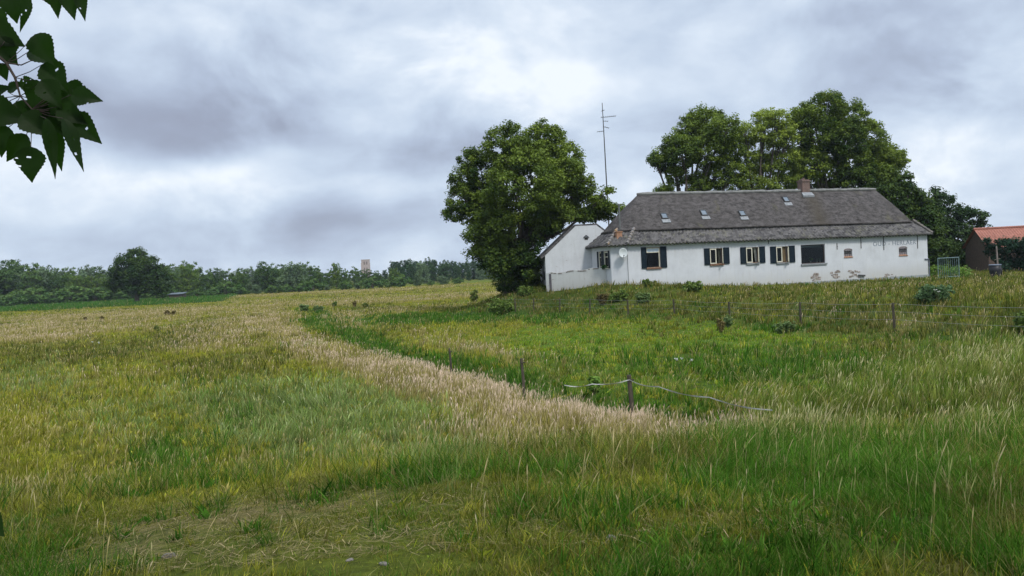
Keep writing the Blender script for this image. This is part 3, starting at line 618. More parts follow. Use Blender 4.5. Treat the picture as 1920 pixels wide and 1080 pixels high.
def loft(A, B, n_edge, ts, fz, it=0, smooth_it=0):
    """matching subdivision of two polygons, returns arrays per level"""
    pa, pb, sl = [], [], []
    n = len(A); acc = 0
    for i in range(n):
        a0, a1, b0, b1 = map(np.array, (A[i], A[(i+1) % n], B[i], B[(i+1) % n])); ln = np.linalg.norm(a1-a0); k = n_edge(ln)
        for j in range(k): f = j/k; pa.append(a0+(a1-a0)*f); pb.append(b0+(b1-b0)*f); sl.append(acc+ln*f)
        acc += ln
    pa, pb = np.array(pa), np.array(pb)
    for _ in range(smooth_it): pa = (np.roll(pa,1,0)+2*pa+np.roll(pa,-1,0))/4; pb = (np.roll(pb,1,0)+2*pb+np.roll(pb,-1,0))/4
    return pa, pb, np.array(sl)
# thatch
pa, pb, sl = loft(Kring, Rring, lambda l: max(2, int(l/.22)), None, None, smooth_it=5)
lev = []; NTH = 18
cen = np.stack([np.clip(pa[:,0], 2.5, Lr1-.5), np.full(len(pa), 3.0)], 1); inn = cen-pa; inn /= np.linalg.norm(inn, axis=1)[:, None]
def xyz(p, z): return np.stack([p[:,0], p[:,1], z+dz(p[:,0])*1.0], 1)
lev.append(xyz(pa+inn*.45, np.full(len(pa), KINK+.10))); wob = (fbm(sl, sl*0, 2.2, 5)-.5)*.10
lev.append(xyz(pa+inn*.10, KINK-.12+wob)); lev.append(xyz(pa-inn*.20, KINK-.10+wob)); lev.append(xyz(pa-inn*.19, KINK+.02+wob))
for i in range(NTH+1):
    tt = i/NTH; p = pa*(1-tt)+pb*tt; z = (KINK+.1)+(RIDGE-KINK-.1)*tt+.16*math.sin(math.pi*tt)**.8*(1-tt*.5)
    q = xyz(p, np.full(len(p), z)+(dz(p[:,0])*-.45*tt)); q[:, 2] += (fbm(sl, sl*0+i*.3, .9, 9)-.5)*.09*(1 if i < NTH else .5); lev.append(q)
V = np.concatenate(lev); n = len(pa); F = []
for i in range(len(lev)-1):
    a_ = np.arange(n)+i*n; b_ = np.roll(np.arange(n), -1)+i*n; F.append(np.stack([a_, b_, b_+n, a_+n], 1))
link('thatch_roof', raw_mesh('thatch_roof', V, [np.concatenate(F)], None, True), M_THATCH, house)
mb = MB(); k = 46
pts = [(Lr0-.12+(Lr1-Lr0+.24)*i/k, 3+random.uniform(-.02,.02), RIDGE+.01+dz(Lr0+(Lr1-Lr0)*i/k)*.55+random.uniform(-.015,.015)) for i in range(k+1)]
mb.tube(pts, [.09]+[.14+.02*math.sin(i*2.1) for i in range(k-1)]+[.09], 8); mb.build('ridge_cap', simple_mat('ridge mortar', (.13,.13,.125), (.20,.20,.19), 3, .9), house, True)
# tile band with real corrugation
pa, pb, sl = loft(Ering, Kring, lambda l: max(8, int(l/.055)), None, None, smooth_it=3)
cen = np.stack([np.clip(pa[:,0], 2.5, HL-2.5), np.full(len(pa), 3.0)], 1); inn = cen-pa; inn /= np.linalg.norm(inn, axis=1)[:, None]
cor = np.sin(2*np.pi*sl/.30)*.062; lev = []; rows = 5
sag = (fbm(sl, sl*0, 3.5, 15)-.5)*.07
lev.append(xyz(pa+inn*.30, np.full(len(pa), EAVE-.02)+sag)); lev.append(xyz(pa+inn*.02, EAVE-.10+cor+sag))
for r_ in range(rows):
    for f, up in ((0, .07), (.96, -.01)):
        tt = (r_+f)/rows*1.12; p = pa*(1-tt)+pb*tt; lev.append(xyz(p, EAVE-.06+(KINK-EAVE)*tt+cor+up+sag*(1-tt)+(_hash((sl/.30).astype(int), np.full(len(sl), r_), 3)-.5)*.02))
V = np.concatenate(lev); n = len(pa); F = []
for i in range(len(lev)-1):
    a_ = np.arange(n)+i*n; b_ = np.roll(np.arange(n), -1)+i*n; F.append(np.stack([a_, b_, b_+n, a_+n], 1))
link('tiled_eaves', raw_mesh('tiled_eaves', V, [np.concatenate(F)]), M_TILE, house)
def hip(e_, k_, mat, nm='hip_tiles'):
    m_ = MB(); a_ = Vector((e_[0], e_[1], EAVE+.02+dz(e_[0]))); b_ = Vector((k_[0], k_[1], KINK+.10+dz(k_[0])))
    for i in range(6):
        p = a_.lerp(b_, i/6); q = a_.lerp(b_, (i+1.15)/6); m_.tube([p+Vector((0,0,.03)), q], [.13, .10], 8)
    return m_.build(nm, mat, house)
hip((-.10,-.28), (.92,.60), M_HIPTILE); hip((-CH-.32,.42), (-.12,1.35), M_HIPTILE); hip((HL+.28,-.30), (Lk,.60), M_GHIP)
# chimney, flue
def surf(px, py):       # point of the front thatch slope seen in this direction
    for i in range(400):
        w_ = .5+i*.0065; u, z = onw(px, py, w_); zs = KINK+.1+(RIDGE-KINK-.1)*(w_-.6)/2.4+.12+dz(u)
        if z < zs: return Vector((u, w_, zs))
    return Vector((u, 3, RIDGE))
cu, cz = onw(1507.5, 357, 3.0); ct = onw(1506, 338.5, 3.0)[1]
mb = MB(); mb.box(cu-.36, cu+.36, 2.70, 3.35, RIDGE-.7, ct-.12); mb.box(cu-.41, cu+.41, 2.65, 3.40, ct-.12, ct-.02); mb.box(cu-.33, cu+.33, 2.73, 3.32, ct-.02, ct+.05)
ch = mb.build('chimney', M_BRICK, house)
mb = MB(); mb.hexa([(cu-.52,2.42,RIDGE-.66),(cu+.56,2.42,RIDGE-.66),(cu+.50,2.72,RIDGE-.36),(cu-.46,2.72,RIDGE-.36),(cu-.52,2.40,RIDGE-.50),(cu+.56,2.40,RIDGE-.50),(cu+.50,2.69,RIDGE-.22),(cu-.46,2.69,RIDGE-.22)])
mb.build('flashing', M_LEAD, ch)
mb = MB(); mb.tube([(cu,3.02,ct+.04),(cu,3.02,ct+.22)], .09, 8); mb.tube([(cu-.18,3.02,ct+.04),(cu-.18,3.02,ct+.14)], .07, 8); mb.build('chimney_pot', M_BRICK, ch)
for i, (px, py, tilt) in enumerate(((1245,406,0),(1319,400,0),(1391,401,0),(1473,375,0))):
    c_ = surf(px, py); sl_ = math.atan2(RIDGE-KINK, 2.4); up = Vector((0, math.cos(sl_), math.sin(sl_))); nn = Vector((0, -math.sin(sl_), math.cos(sl_))); rt = Vector((1,0,0))
    def P_(a_, b_, c2): return tuple(c_+rt*a_+up*b_+nn*c2)
    def slab(m_, x0, x1, y0, y1, z0, z1): m_.hexa([P_(x0,y0,z0),P_(x1,y0,z0),P_(x1,y1,z0),P_(x0,y1,z0),P_(x0,y0,z1),P_(x1,y0,z1),P_(x1,y1,z1),P_(x0,y1,z1)])
    m_ = MB(); h_ = .30; w2 = .26
    for q in ((-w2,w2,h_-.06,h_),(-w2,w2,-h_,-h_+.06),(-w2,-w2+.05,-h_+.06,h_-.06),(w2-.05,w2,-h_+.06,h_-.06)): slab(m_, *q, -.12, .13)
    sk = m_.build('skylight', M_IRON, house); m_ = MB(); slab(m_, -w2+.05, w2-.05, -h_+.06, h_-.06, .06, .09)
    m_.build('pane', simple_mat('skylight glass', (.13,.16,.19), (.10,.13,.16), 2, .12, spec=.8) if i == 0 else bpy.data.materials['skylight glass'], sk)
    m_ = MB(); slab(m_, -w2-.07, w2+.09, -h_-.36, -h_-.01, -.08, .045); m_.build('apron', M_LEAD, sk)
M_FLUE = simple_mat('flue pipe', (.09,.10,.10), (.14,.14,.14), 5, .6)
fb = Vector(hlocal(atY(1163, 440, 58.2))); ft = Vector(hlocal(atY(1162, 386, 58.2)))
mb = MB(); mb.tube([(fb.x, fb.y, fb.z-.3), (fb.x, fb.y, ft.z)], .075, 8); mb.tube([(fb.x, fb.y, ft.z), (fb.x, fb.y, ft.z+.12)], .11, 8); mb.build('flue_pipe', M_FLUE, house)
sb = Vector(hlocal(atY(1161, 441, 57.6))); mb = MB(); mb.box(sb.x-.24, sb.x+.2, sb.y-.1, sb.y+.5, sb.z-.6, sb.z+.22); mb.box(sb.x-.28, sb.x+.24, sb.y-.14, sb.y+.54, sb.z+.22, sb.z+.29)
mb.build('brick_stack', brick_mat('orange brick', (.42,.20,.10), (.30,.15,.09), (.25,.2,.16)), house)

# windows
def bar(m_, x0, x1, z0, z1, y0, y1, w_): m_.box(x0, x1, y0, y1, z1-w_, z1); m_.box(x0, x1, y0, y1, z0, z0+w_); m_.box(x0, x0+w_, y0, y1, z0+w_, z1-w_); m_.box(x1-w_, x1, y0, y1, z0+w_, z1-w_)
def shutter(par, x0, x1, z0, z1):
    m_ = MB(); m_.box(x0, x1, -.055, -.015, z0, z1); w_ = .05
    for q in ((x0, x1, z1-w_, z1), (x0, x1, z0, z0+w_), (x0, x1, (z0+z1)/2-.03, (z0+z1)/2+.03)): m_.box(q[0], q[1], -.068, -.055, q[2], q[3])
    for xx in (x0, x1-w_): m_.box(xx, xx+w_, -.068, -.055, z0+w_, (z0+z1)/2-.03); m_.box(xx, xx+w_, -.068, -.055, (z0+z1)/2+.03, z1-w_)
    return m_.build('shutter', M_SHUT, par)
shw = [((1202,1211.5),(1238,1249.5)),((1320,1330.5),(1355.5,1367)),((1388,1398.5),(1422.5,1434)),((1444,1455),(1478,1490))]
for i, (kind, u0, u1, z0, z1) in enumerate(WIN):
    if kind in ('tall', 'case'):
        m_ = MB(); bar(m_, u0, u1, z0, z1, .05, .14, .05); fr = m_.build('window', M_WOOD, house)
        ym = 480
        for a_, b_ in shw[i]: s0, s1 = onw(a_, ym)[0], onw(b_, ym)[0]; shutter(fr, s0, s1-.0, z0-.03, z1+.03)
        if kind == 'tall':
            zt = z1-.40; m_ = MB(); bar(m_, u0+.05, u1-.05, zt, z1-.05, .0, .05, .06); sa = m_.build('sash', M_CREAM, fr); m_ = MB(); m_.box(u0+.11, u1-.11, .02, .03, zt+.06, z1-.11); m_.build('pane', simple_mat('pale blue glass', (.36,.44,.52), (.32,.40,.48), 1, .08, spec=.9), fr)
            m_ = MB(); m_.box(u0+.05, u1-.05, .09, .10, z0+.05, zt); m_.build('pane', M_GLASS, fr)
            m_ = MB(); m_.box(u1-.10, u1-.05, .02, .08, z0+.05, zt); m_.build('sash', M_CREAM, fr)
            m_ = MB(); m_.box(u0-.04, u1+.04, -.10, .05, z0-.10, z0-.003); m_.build('sill', simple_mat('red brown sill', (.20,.10,.06), (.14,.07,.045), 5, .8), fr)
        else:
            um = u0+(u1-u0)*.50; m_ = MB(); bar(m_, u0+.02, um, z0+.03, z1-.03, -.02, .045, .075); m_.build('sash', M_CREAM, fr)
            m_ = MB(); m_.box(u0+.095, um-.075, .005, .015, z0+.105, z1-.105); m_.build('pane', M_GLASS, fr)
            # the right casement stands open, seen edge on
            ang = math.radians(60); m_ = MB(); hx, hy = u1-.03, .03; wdt = (u1-um)*.95
            def C_(a_, b_, z): return (hx-math.cos(ang)*a_+math.sin(ang)*b_*1, hy-math.sin(ang)*a_-math.cos(ang)*b_, z)
            for (a0, a1, q0, q1) in ((0,wdt,z1-.10,z1-.03),(0,wdt,z0+.03,z0+.10),(0,.07,z0+.10,z1-.10),(wdt-.07,wdt,z0+.10,z1-.10)):
                m_.hexa([C_(a0,0,q0),C_(a1,0,q0),C_(a1,.045,q0),C_(a0,.045,q0),C_(a0,0,q1),C_(a1,0,q1),C_(a1,.045,q1),C_(a0,.045,q1)])
            m_.build('sash', M_CREAM, fr)
            m_ = MB(); n_ = 12; cx0, cx1 = (um+.12+.12*(i==1), u1-.09) if i != 2 else (um+.25, u1-.12)
            for j in range(n_):
                a_ = cx0+(cx1-cx0)*j/n_; b_ = cx0+(cx1-cx0)*(j+1)/n_; g = .03*math.sin(j*1.9); g2 = .03*math.sin((j+1)*1.9); sk_ = .10 if i == 2 else 0
                m_.face([(a_+sk_*(1-j/n_)*1.2, .2+g, z0+.08),(b_+sk_*(1-j/n_)*1.0, .2+g2, z0+.08),(b_, .2+g2, z1-.06),(a_, .2+g, z1-.06)])
            if i: m_.build('curtain', M_CLOTH if i == 2 else (M_TANCLOTH if i == 3 else simple_mat('dim curtain', (.10,.10,.08), (.06,.06,.05), 4, .9)), fr)
            m_ = MB(); m_.box(u0-.02, u1+.03, -.11, .05, z0-.11, z0-.003); m_.build('sill', M_LEAD if i > 1 else bpy.data.materials['red brown sill'], fr)
    elif kind == 'big':
        m_ = MB(); bar(m_, u0, u1, z0, z1, .10, .18, .055); fr = m_.build('window', simple_mat('dark window frame', (.07,.05,.05), (.05,.035,.03), 5, .5), house)
        m_ = MB(); m_.box(u0+.055, u1-.055, .13, .14, z0+.055, z1-.055); m_.build('pane', M_GLASS, fr)
        m_ = MB(); m_.box(u0+.1, u1-.2, .19, .23, z1-.21, z1-.09); m_.build('roller_blind', simple_mat('grey green blind', (.30,.34,.32), (.24,.28,.26), 3, .8), fr)
        m_ = MB(); m_.box(u0-.05, u1+.12, -.10, .09, z0-.12, z0-.003); m_.build('sill', M_LEAD, fr)
        m_ = MB(); m_.box(u0+.06, u1-.06, .20, .40, z0+.02, z0+.07); m_.build('inner_sill', bpy.data.materials['red brown sill'], fr)
        for fx, hh in ((.48,.34),(.76,.16),(.88,.24)):
            x_ = u0+(u1-u0)*fx; zb_ = z0+.07
            m_ = MB(); m_.tube([(x_,.30,zb_),(x_,.30,zb_+.11)], [.05,.07], 10); pot = m_.build('flower_pot', simple_mat('cream pot', (.55,.55,.42), (.45,.45,.33), 4, .6) if fx == .48 else bpy.data.materials['cream pot'], fr)
            V, C, Q = crown_arrays([(x_, .30, zb_+.1+hh*.5, hh*.5)], 14, 12, .07, .05, (.03,.09,.015), (.08,.16,.03), seed=int(fx*100)); link('house_plant', raw_mesh('house_plant', V, [Q], C), M_LEAF, pot)
    else:
        m_ = MB(); zt = z1-.12; m_.box(u0, u1, .16, .2, z0, zt); seg = 8; cx = (u0+u1)/2; hw_ = (u1-u0)/2
        # segmental arch head cut proud of the wall
        pts = [(cx+hw_*math.cos(math.pi*(1-j/seg)), zt-.002+.13*math.sin(math.pi*j/seg)) for j in range(seg+1)]
        for j in range(seg): m_.face([(pts[j][0], -.004, zt-.002), (pts[j+1][0], -.004, zt-.002), (pts[j+1][0], -.004, pts[j+1][1]), (pts[j][0], -.004, pts[j][1])])
        fr = m_.build('stable_window', simple_mat('grey lilac boarding', (.30,.27,.29), (.19,.17,.18), 9, .9) if i == 5 else bpy.data.materials['grey lilac boarding'], house)
        m_ = MB()
        for j in range(1, 4): x_ = u0+(u1-u0)*j/4; m_.box(x_-.012, x_+.012, .09, .12, z0+.09, zt)
        m_.box(u0, u1, .12, .145, (z0+zt)/2+.04, (z0+zt)/2+.075); m_.build('iron_bars', M_IRON, fr)
        m_ = MB()
        for j in range(seg): m_.hexa([(pts[j][0],-.03,pts[j][1]),(pts[j+1][0],-.03,pts[j+1][1]),(pts[j+1][0],.0,pts[j+1][1]),(pts[j][0],.0,pts[j][1]),(pts[j][0]*1.0,-.03,pts[j][1]+.045),(pts[j+1][0],-.03,pts[j+1][1]+.045),(pts[j+1][0],.0,pts[j+1][1]+.045),(pts[j][0],.0,pts[j][1]+.045)])
        m_.build('arch', simple_mat('arch brick', (.25,.20,.19), (.17,.13,.12), 9, .9) if i == 5 else bpy.data.materials['arch brick'], fr)
        m_ = MB(); m_.hexa([(u0-.03,-.05,z0-.005),(u1+.04,-.05,z0-.005),(u1+.0,.15,z0+.0),(u0,.15,z0+.0),(u0-.03,-.05,z0+.05),(u1+.04,-.05,z0+.05),(u1,.15,z0+.13),(u0,.15,z0+.13)]); m_.build('sill', bpy.data.materials['orange brick'], fr)
# end wall windows (on the short left wall)
for j, (s0, s1, z0, z1) in enumerate(ew):
    w1 = 4.3-s0; w0 = 4.3-s1; x_ = -CH
    def bx_(m_, a_, b_, y0, y1, zz0, zz1): m_.box(x_+a_, x_+b_, y0, y1, zz0, zz1)
    m_ = MB()
    for q in ((w0,w1,z1-.05,z1),(w0,w1,z0,z0+.05),(w0,w0+.05,z0+.05,z1-.05),(w1-.05,w1,z0+.05,z1-.05)): bx_(m_, .04, .12, *q)
    fr = m_.build('window', M_WOOD, house); m_ = MB(); wm = (w0+w1)/2
    for q in ((w0+.05,w1-.05,z1-.12,z1-.05),(w0+.05,w1-.05,z0+.05,z0+.12),(w0+.05,w0+.12,z0+.12,z1-.12),(w1-.12,w1-.05,z0+.12,z1-.12),(w0+.12,w1-.12,z1-.46,z1-.40)): bx_(m_, .0, .06, *q)
    m_.build('sash', M_CREAM, fr); m_ = MB(); bx_(m_, .07, .08, w0+.05, w1-.05, z0+.05, z1-.05); m_.build('pane', M_GLASS, fr)
    for a_, b_ in ((w0-.24, w0-.01), (w1+.01, w1+.22)): m_ = MB(); bx_(m_, -.05, -.01, a_, b_, z0-.03, z1+.03); m_.build('shutter', M_SHUT, fr)
    m_ = MB(); bx_(m_, -.10, .03, w0-.02, w1+.02, z0-.08, z0-.003); m_.build('sill', M_CREAM, fr)
    if j == 1:
        V, C, Q = crown_arrays([(x_-.12, w0+.25+k*.3, z0+.10, .16) for k in range(3)], 20, 16, .09, .09, (.02,.07,.015), (.05,.12,.02), seed=5); link('flower_box', raw_mesh('flower_box', V, [Q], C), M_LEAF, fr)
# iron wall anchors
for px, y0, y1 in ((1297.5,452,455.5),(1385,449,456),(1440.5,447,457),(1491,445.5,450),(1569,456,468),(1613.5,443,466),(1656,441,469),(1719.5,440,466)):
    u, z1 = onw(px, y0); z0 = onw(px, y1)[1]; z1 = min(z1, EAVE-.02); m_ = MB(); m_.box(u-.025, u+.025, -.035, -.002, z0, z1); m_.box(u-.045, u+.045, -.042, -.035, (z0+z1)/2-.03, (z0+z1)/2+.03); m_.build('wall_anchor', M_IRON if y1-y0 > 8 else simple_mat('rusty anchor', (.12,.10,.09), (.2,.18,.16), 9, .9), house)
# faded lettering
def lettering(txt, size, parent, loc, mat, sx=1.0):
    cu_ = bpy.data.curves.new('lettering', 'FONT'); cu_.body = txt; cu_.size = size; cu_.extrude = .002; cu_.space_character = 1.12; cu_.offset = .004
    to = bpy.data.objects.new('tmp', cu_); COL.objects.link(to); dg = bpy.context.evaluated_depsgraph_get(); me = bpy.data.meshes.new_from_object(to.evaluated_get(dg)); bpy.data.objects.remove(to); me.name = 'painted_lettering'
    me.materials.clear(); xs = [v.co.x for v in me.vertices]; s = sx/(max(xs)-min(xs)); x0_ = min(xs)
    for v in me.vertices: v.co.x = (v.co.x-x0_)*s
    o = link('painted_lettering', me, mat, parent); o.location = loc; o.rotation_euler = (math.pi/2, 0, 0); return o
lu0, lz0 = onw(1637, 462); lu1, lz1 = onw(1718, 459.5)
lettering('OUD - HERLAER', .50, house, (lu0, -.004, (lz0+lz1)/2+.05), M_FADE, lu1-lu0)
# bare patches, plinth, pipe, dish
for px, y0, y1, wpx in ((1529,512,523,16),(1566,508,522,17),(1601,507,519,20),(1666,513,521,15)):
    u, z1 = onw(px, y0); z0 = onw(px, y1)[1]; ww = abs(onw(px+wpx/2, y0)[0]-onw(px-wpx/2, y0)[0])/2; m_ = MB(); R = random.Random(px); n_ = 26
    for k in range(n_ if px != 1666 else 9):
        a_ = u+R.uniform(-ww, ww); b_ = z0-.25+(z1-z0+.25)*R.random()**.8; s_ = R.uniform(.05, .13); m_.box(a_-s_, a_+s_, -.012-.02*R.random(), -.003, b_-s_*.5, b_+s_*.5)
    m_.build('bare_stonework', M_STONE, house)
m_ = MB(); u, z = onw(1611, 515); m_.hexa([(u-.12,-.12,z-.10),(u+.5,-.12,z-.16),(u+.5,-.04,z-.16),(u-.12,-.04,z-.10),(u-.12,-.12,z+.02),(u+.5,-.12,z-.04),(u+.5,-.04,z-.04),(u-.12,-.04,z+.02)]); m_.build('ledge', M_IRON, house)
m_ = MB(); m_.box(-.002, HL+.03, -.03, -.002, -.9, .42+dz(HL)); m_.build('plinth', simple_mat('grey cement plinth', (.30,.33,.34), (.22,.24,.24), 2, .9), house)
u, z = onw(1735, 486); m_ = MB(); m_.tube([(HL+.05,-.05,-.5),(HL+.05,-.05,z-.1),(HL+.02,-.06,z),(HL-.35,-.06,z+.02)], .045, 8); m_.build('drain_pipe', simple_mat('grey pipe', (.16,.18,.22), (.12,.13,.16), 4, .5), house)
m_ = MB(); m_.tube([(.01,-.03,-.6),(.01,-.03,EAVE-.2)], .018, 6); m_.build('cable', M_LEAD, house)
# satellite dish on the splayed corner
dp = Vector(hlocal(atY(1168, 474.5, 56.75))); R_ = .36; m_ = MB(); rings = 6; sg = 28; fdir = Vector((-.25,-1,.12)).normalized(); ax = fdir.cross(Vector((0,0,1))).normalized(); ay = ax.cross(fdir)
for k in range(rings):
    for j in range(sg):
        for rr in (0,): pass
n0 = 0
for k in range(rings+1):
    for j in range(sg):
        a_ = 2*math.pi*j/sg; r_ = R_*k/rings; p = dp+ax*(-r_*math.cos(a_)*.9)+ay*(r_*math.sin(a_))+fdir*(.09*(k/rings)**2); m_.v.append(tuple(p))
for k in range(rings):
    for j in range(sg): m_.f.append((k*sg+j, k*sg+(j+1)%sg, (k+1)*sg+(j+1)%sg, (k+1)*sg+j))
dish = m_.build('satellite_dish', M_DISH, house, True); mod = dish.modifiers.new('thick', 'SOLIDIFY'); mod.thickness = .015
m_ = MB(); m_.tube([dp-ay*R_*.98, dp-ay*R_*.7+fdir*.32], .016, 6); m_.tube([dp-ay*R_*.7+fdir*.28, dp-ay*R_*.6+fdir*.38], .04, 8); m_.tube([dp-fdir*.02, dp-fdir*.25, dp-fdir*.25-ay*.3], .025, 6); m_.build('dish_arm', M_IRON, dish)

# ------------------------------------------------------------------ outbuilding with truncated gable
def onO(px, py, Wd=0.0):
    r = pray(px, py); t = ((OO-CAM)@ow+Wd)/(r@ow); p = CAM+r*t-OO; return float(p@ou), float(p[2])
ob = empty('outbuilding', tuple(OO), OA, label='white outbuilding with blunt topped gable left of the farmhouse, under the big tree', cat='outbuilding')
e0 = onO(1021, 479.5); t0 = onO(1079, 423.5); t1 = onO(1118, 422.5); r1 = onO(1136.5, 436.5)
ztp = (t0[1]+t1[1])/2; slope = (ztp-e0[1])/(t0[0]-e0[0]); ue = t1[0]+(ztp-e0[1])/((t1[1]-r1[1])/(r1[0]-t1[0]))
prof = [(0,-1.2),(ue,-1.2),(ue,e0[1]),(t1[0],ztp),(t0[0],ztp),(0,e0[1])]
m_ = MB(); hx0, hz0 = onO(1096, 446.5)[0], onO(1098.5, 446)[1]
fr_ = [(u, 0, z) for u, z in prof]; m_.face(fr_); m_.face([(u, OD, z) for u, z in prof][::-1])
m_.face([(0,0,-1.2),(0,0,e0[1]),(0,OD,e0[1]),(0,OD,-1.2)]); m_.face([(ue,0,-1.2),(ue,OD,-1.2),(ue,OD,e0[1]),(ue,0,e0[1])])
m_.build('wall', M_WHITE2, ob)
m_ = MB(); lz = .16
def roofpart(a_, b_, c2, d_):
    m_.hexa([(a_[0],.03,a_[1]),(b_[0],.03,b_[1]),(b_[0],OD+.1,b_[1]),(a_[0],OD+.1,a_[1]),(c2[0],.03,c2[1]),(d_[0],.03,d_[1]),(d_[0],OD+.1,d_[1]),(c2[0],OD+.1,c2[1])])
ov = .28
roofpart((-ov, e0[1]-slope*ov+.01), (t0[0], ztp+.01), (-ov-.05, e0[1]-slope*ov+.16), (t0[0]-.03, ztp+.15)); roofpart((t0[0]+.001, ztp+.01), (t1[0]-.001, ztp+.01), (t0[0]-.02, ztp+.13), (t1[0]+.02, ztp+.13)); roofpart((t1[0], ztp+.01), (ue+ov, e0[1]-.9*ov), (t1[0]+.03, ztp+.15), (ue+ov+.05, e0[1]-.9*ov+.15))
m_.build('roof', M_TILE, ob)
vu, vz = onO(1099, 446); m_ = MB(); m_.box(vu-.13, vu+.13, -.03, -.003, vz-.14, vz+.04); v_ = m_.build('gable_vent', M_DARK, ob)
m_ = MB(); m_.hexa([(vu-.22,-.07,vz+.0),(vu,-.07,vz+.17),(vu,0,vz+.17),(vu-.22,0,vz+.0),(vu-.22,-.07,vz+.06),(vu,-.07,vz+.24),(vu,0,vz+.24),(vu-.22,0,vz+.06)]); m_.hexa([(vu,-.07,vz+.17),(vu+.22,-.07,vz+.0),(vu+.22,0,vz+.0),(vu,0,vz+.17),(vu,-.07,vz+.24),(vu+.22,-.07,vz+.06),(vu+.22,0,vz+.06),(vu,0,vz+.24)]); m_.build('hood', M_IRON, v_)
m_ = MB(); m_.box(-.03, -.003, 1.2, 2.6, 1.4, 2.1); m_.build('window', M_DARK, ob)

# ------------------------------------------------------------------ low worn wall between the two
gA = atY(1023.5, 513, 60.2); gB_ = HO+hu*(-CH-.02)+hw*1.6; gv = np.array([gB_[0]-gA[0], gB_[1]-gA[1]]); gl = float(np.hypot(*gv)); ga = math.atan2(gv[1], gv[0])
gwall = empty('garden_wall', (gA[0], gA[1], 1.0), ga, label='low worn whitewashed yard wall joining outbuilding and farmhouse', cat='wall')
m_ = MB(); n_ = 40; zt = [gA[2]-1+.30*(i/n_)+.05*math.sin(i*.45)+random.uniform(-.02,.02) for i in range(n_+1)]
for i in range(n_):
    a_, b_ = gl*i/n_, gl*(i+1)/n_
    if i in (2,): zt_ = zt[i]
    m_.face([(a_,0,-1.3),(b_,0,-1.3),(b_,0,zt[i+1]),(a_,0,zt[i])]); m_.face([(a_,.3,-1.3),(a_,.3,zt[i]),(b_,.3,zt[i+1]),(b_,.3,-1.3)]); m_.face([(a_,0,zt[i]),(b_,0,zt[i+1]),(b_,.3,zt[i+1]),(a_,.3,zt[i])])
m_.face([(0,0,-1.3),(0,0,zt[0]),(0,.3,zt[0]),(0,.3,-1.3)]); m_.face([(gl,0,-1.3),(gl,.3,-1.3),(gl,.3,zt[-1]),(gl,0,zt[-1])]); m_.build('wall_body', M_WORN, gwall)
m_ = MB(); m_.box(.26, .44, -.03, -.003, -.2, 1.9); m_.build('door', simple_mat('dark plank', (.07,.065,.07), (.11,.10,.11), 6, .8), gwall)
m_ = MB(); R = random.Random(3)
for k in range(34):
    x_ = R.uniform(.05, gl-.2); zr = R.choice([R.uniform(.2,.6), zt[int(x_/gl*n_)]-.08]); s_ = R.uniform(.03, .12); m_.box(x_-s_, x_+s_, -.012-.01*R.random(), -.003, zr-.035, zr+.035)
m_.build('broken_plaster', simple_mat('dark brick scars', (.12,.10,.085), (.22,.19,.17), 9, .9), gwall)

# ------------------------------------------------------------------ aerial mast
at_ = atY(1129, 193, 68); ab_ = atY(1140, 372, 68)
mast = empty('aerial_mast', (ab_[0], ab_[1], 1.2), 0, label='thin tall radio mast with small aerials between the big tree and the roof', cat='mast')
m_ = MB(); T_ = at_[2]-1.2; dx = at_[0]-ab_[0]; m_.tube([(0,0,-.3),(dx*.5,0,T_*.5),(dx*.75,0,T_*.8),(dx,0,T_)], [.075,.06,.045,.03], 7); m_.build('pole', M_IRON, mast)
def aer(py, x0, x1, n_, hh, el_):
    zc_ = atY(1132, py, 68)[2]-1.2; xc = dx*zc_/T_; m_ = MB(); m_.tube([(xc+x0,0,zc_),(xc+x1,.3,zc_+hh)], .022, 6)
    for k in range(n_): f = k/max(1, n_-1); c_ = Vector((xc+x0+(x1-x0)*f, .3*f, zc_+hh*f)); m_.tube([c_-Vector((0,el_,.0)), c_+Vector((0,el_,.0))], .014, 5); 
    m_.build('aerial', M_IRON, mast)
aer(220, -.15, 1.15, 8, .12, .35); aer(227, 0, .45, 3, .02, .25); aer(237.5, 0, .5, 4, -.08, .3); aer(246.5, -.55, .05, 4, .08, .3); aer(208, -.08, .18, 3, .12, .2)

# ------------------------------------------------------------------ right of the house
bO = atY(1853, 462, 73.5); barn = empty('brick_barn', (bO[0], bO[1], .9), math.radians(-3), label='small dark brick barn with orange tiled roof at the right edge', cat='barn')
bz = bO[2]-.9; bw = 4.1; bl = 14.; rz_ = atY(1833, 430.5, 75.6)[2]-.9
m_ = MB(); m_.face([(0,0,-1),(bl,0,-1),(bl,0,bz),(0,0,bz)]); m_.face([(0,bw,-1),(0,bw,bz),(bl,bw,bz),(bl,bw,-1)][::1])
for x_ in (0, bl): f_ = [(x_,0,-1),(x_,0,bz),(x_,bw/2,rz_-.05),(x_,bw,bz),(x_,bw,-1)]; m_.face(f_ if x_ == 0 else f_[::-1])
m_.build('wall', M_DKBRICK, barn)
NU, NV = 360, 24; g = []
for side in (0, 1):
    V = []; 
    for j in range(NV+1):
        tt = j/NV; row = j//3; st_ = .03*(1-(j % 3)/2.0)
        for i in range(NU+1):
            x_ = -.22+(bl+.4)*i/NU; y_ = -.25+(bw/2+.25)*tt; z_ = bz-.17+(rz_-bz+.17)*tt+.03*math.sin(2*math.pi*x_/.26)+st_+.04
            V.append((x_, y_ if side == 0 else bw-y_, z_))
    ii = np.arange((NU+1)*(NV+1)).reshape(NV+1, NU+1); Q = np.stack([ii[:-1,:-1], ii[:-1,1:], ii[1:,1:], ii[1:,:-1]], -1).reshape(-1, 4)
    g.append((np.array(V), Q))
link('roof', raw_mesh('roof', np.concatenate([g[0][0], g[1][0]]), [np.concatenate([g[0][1], g[1][1]+len(g[0][0])])]), M_REDTILE, barn)
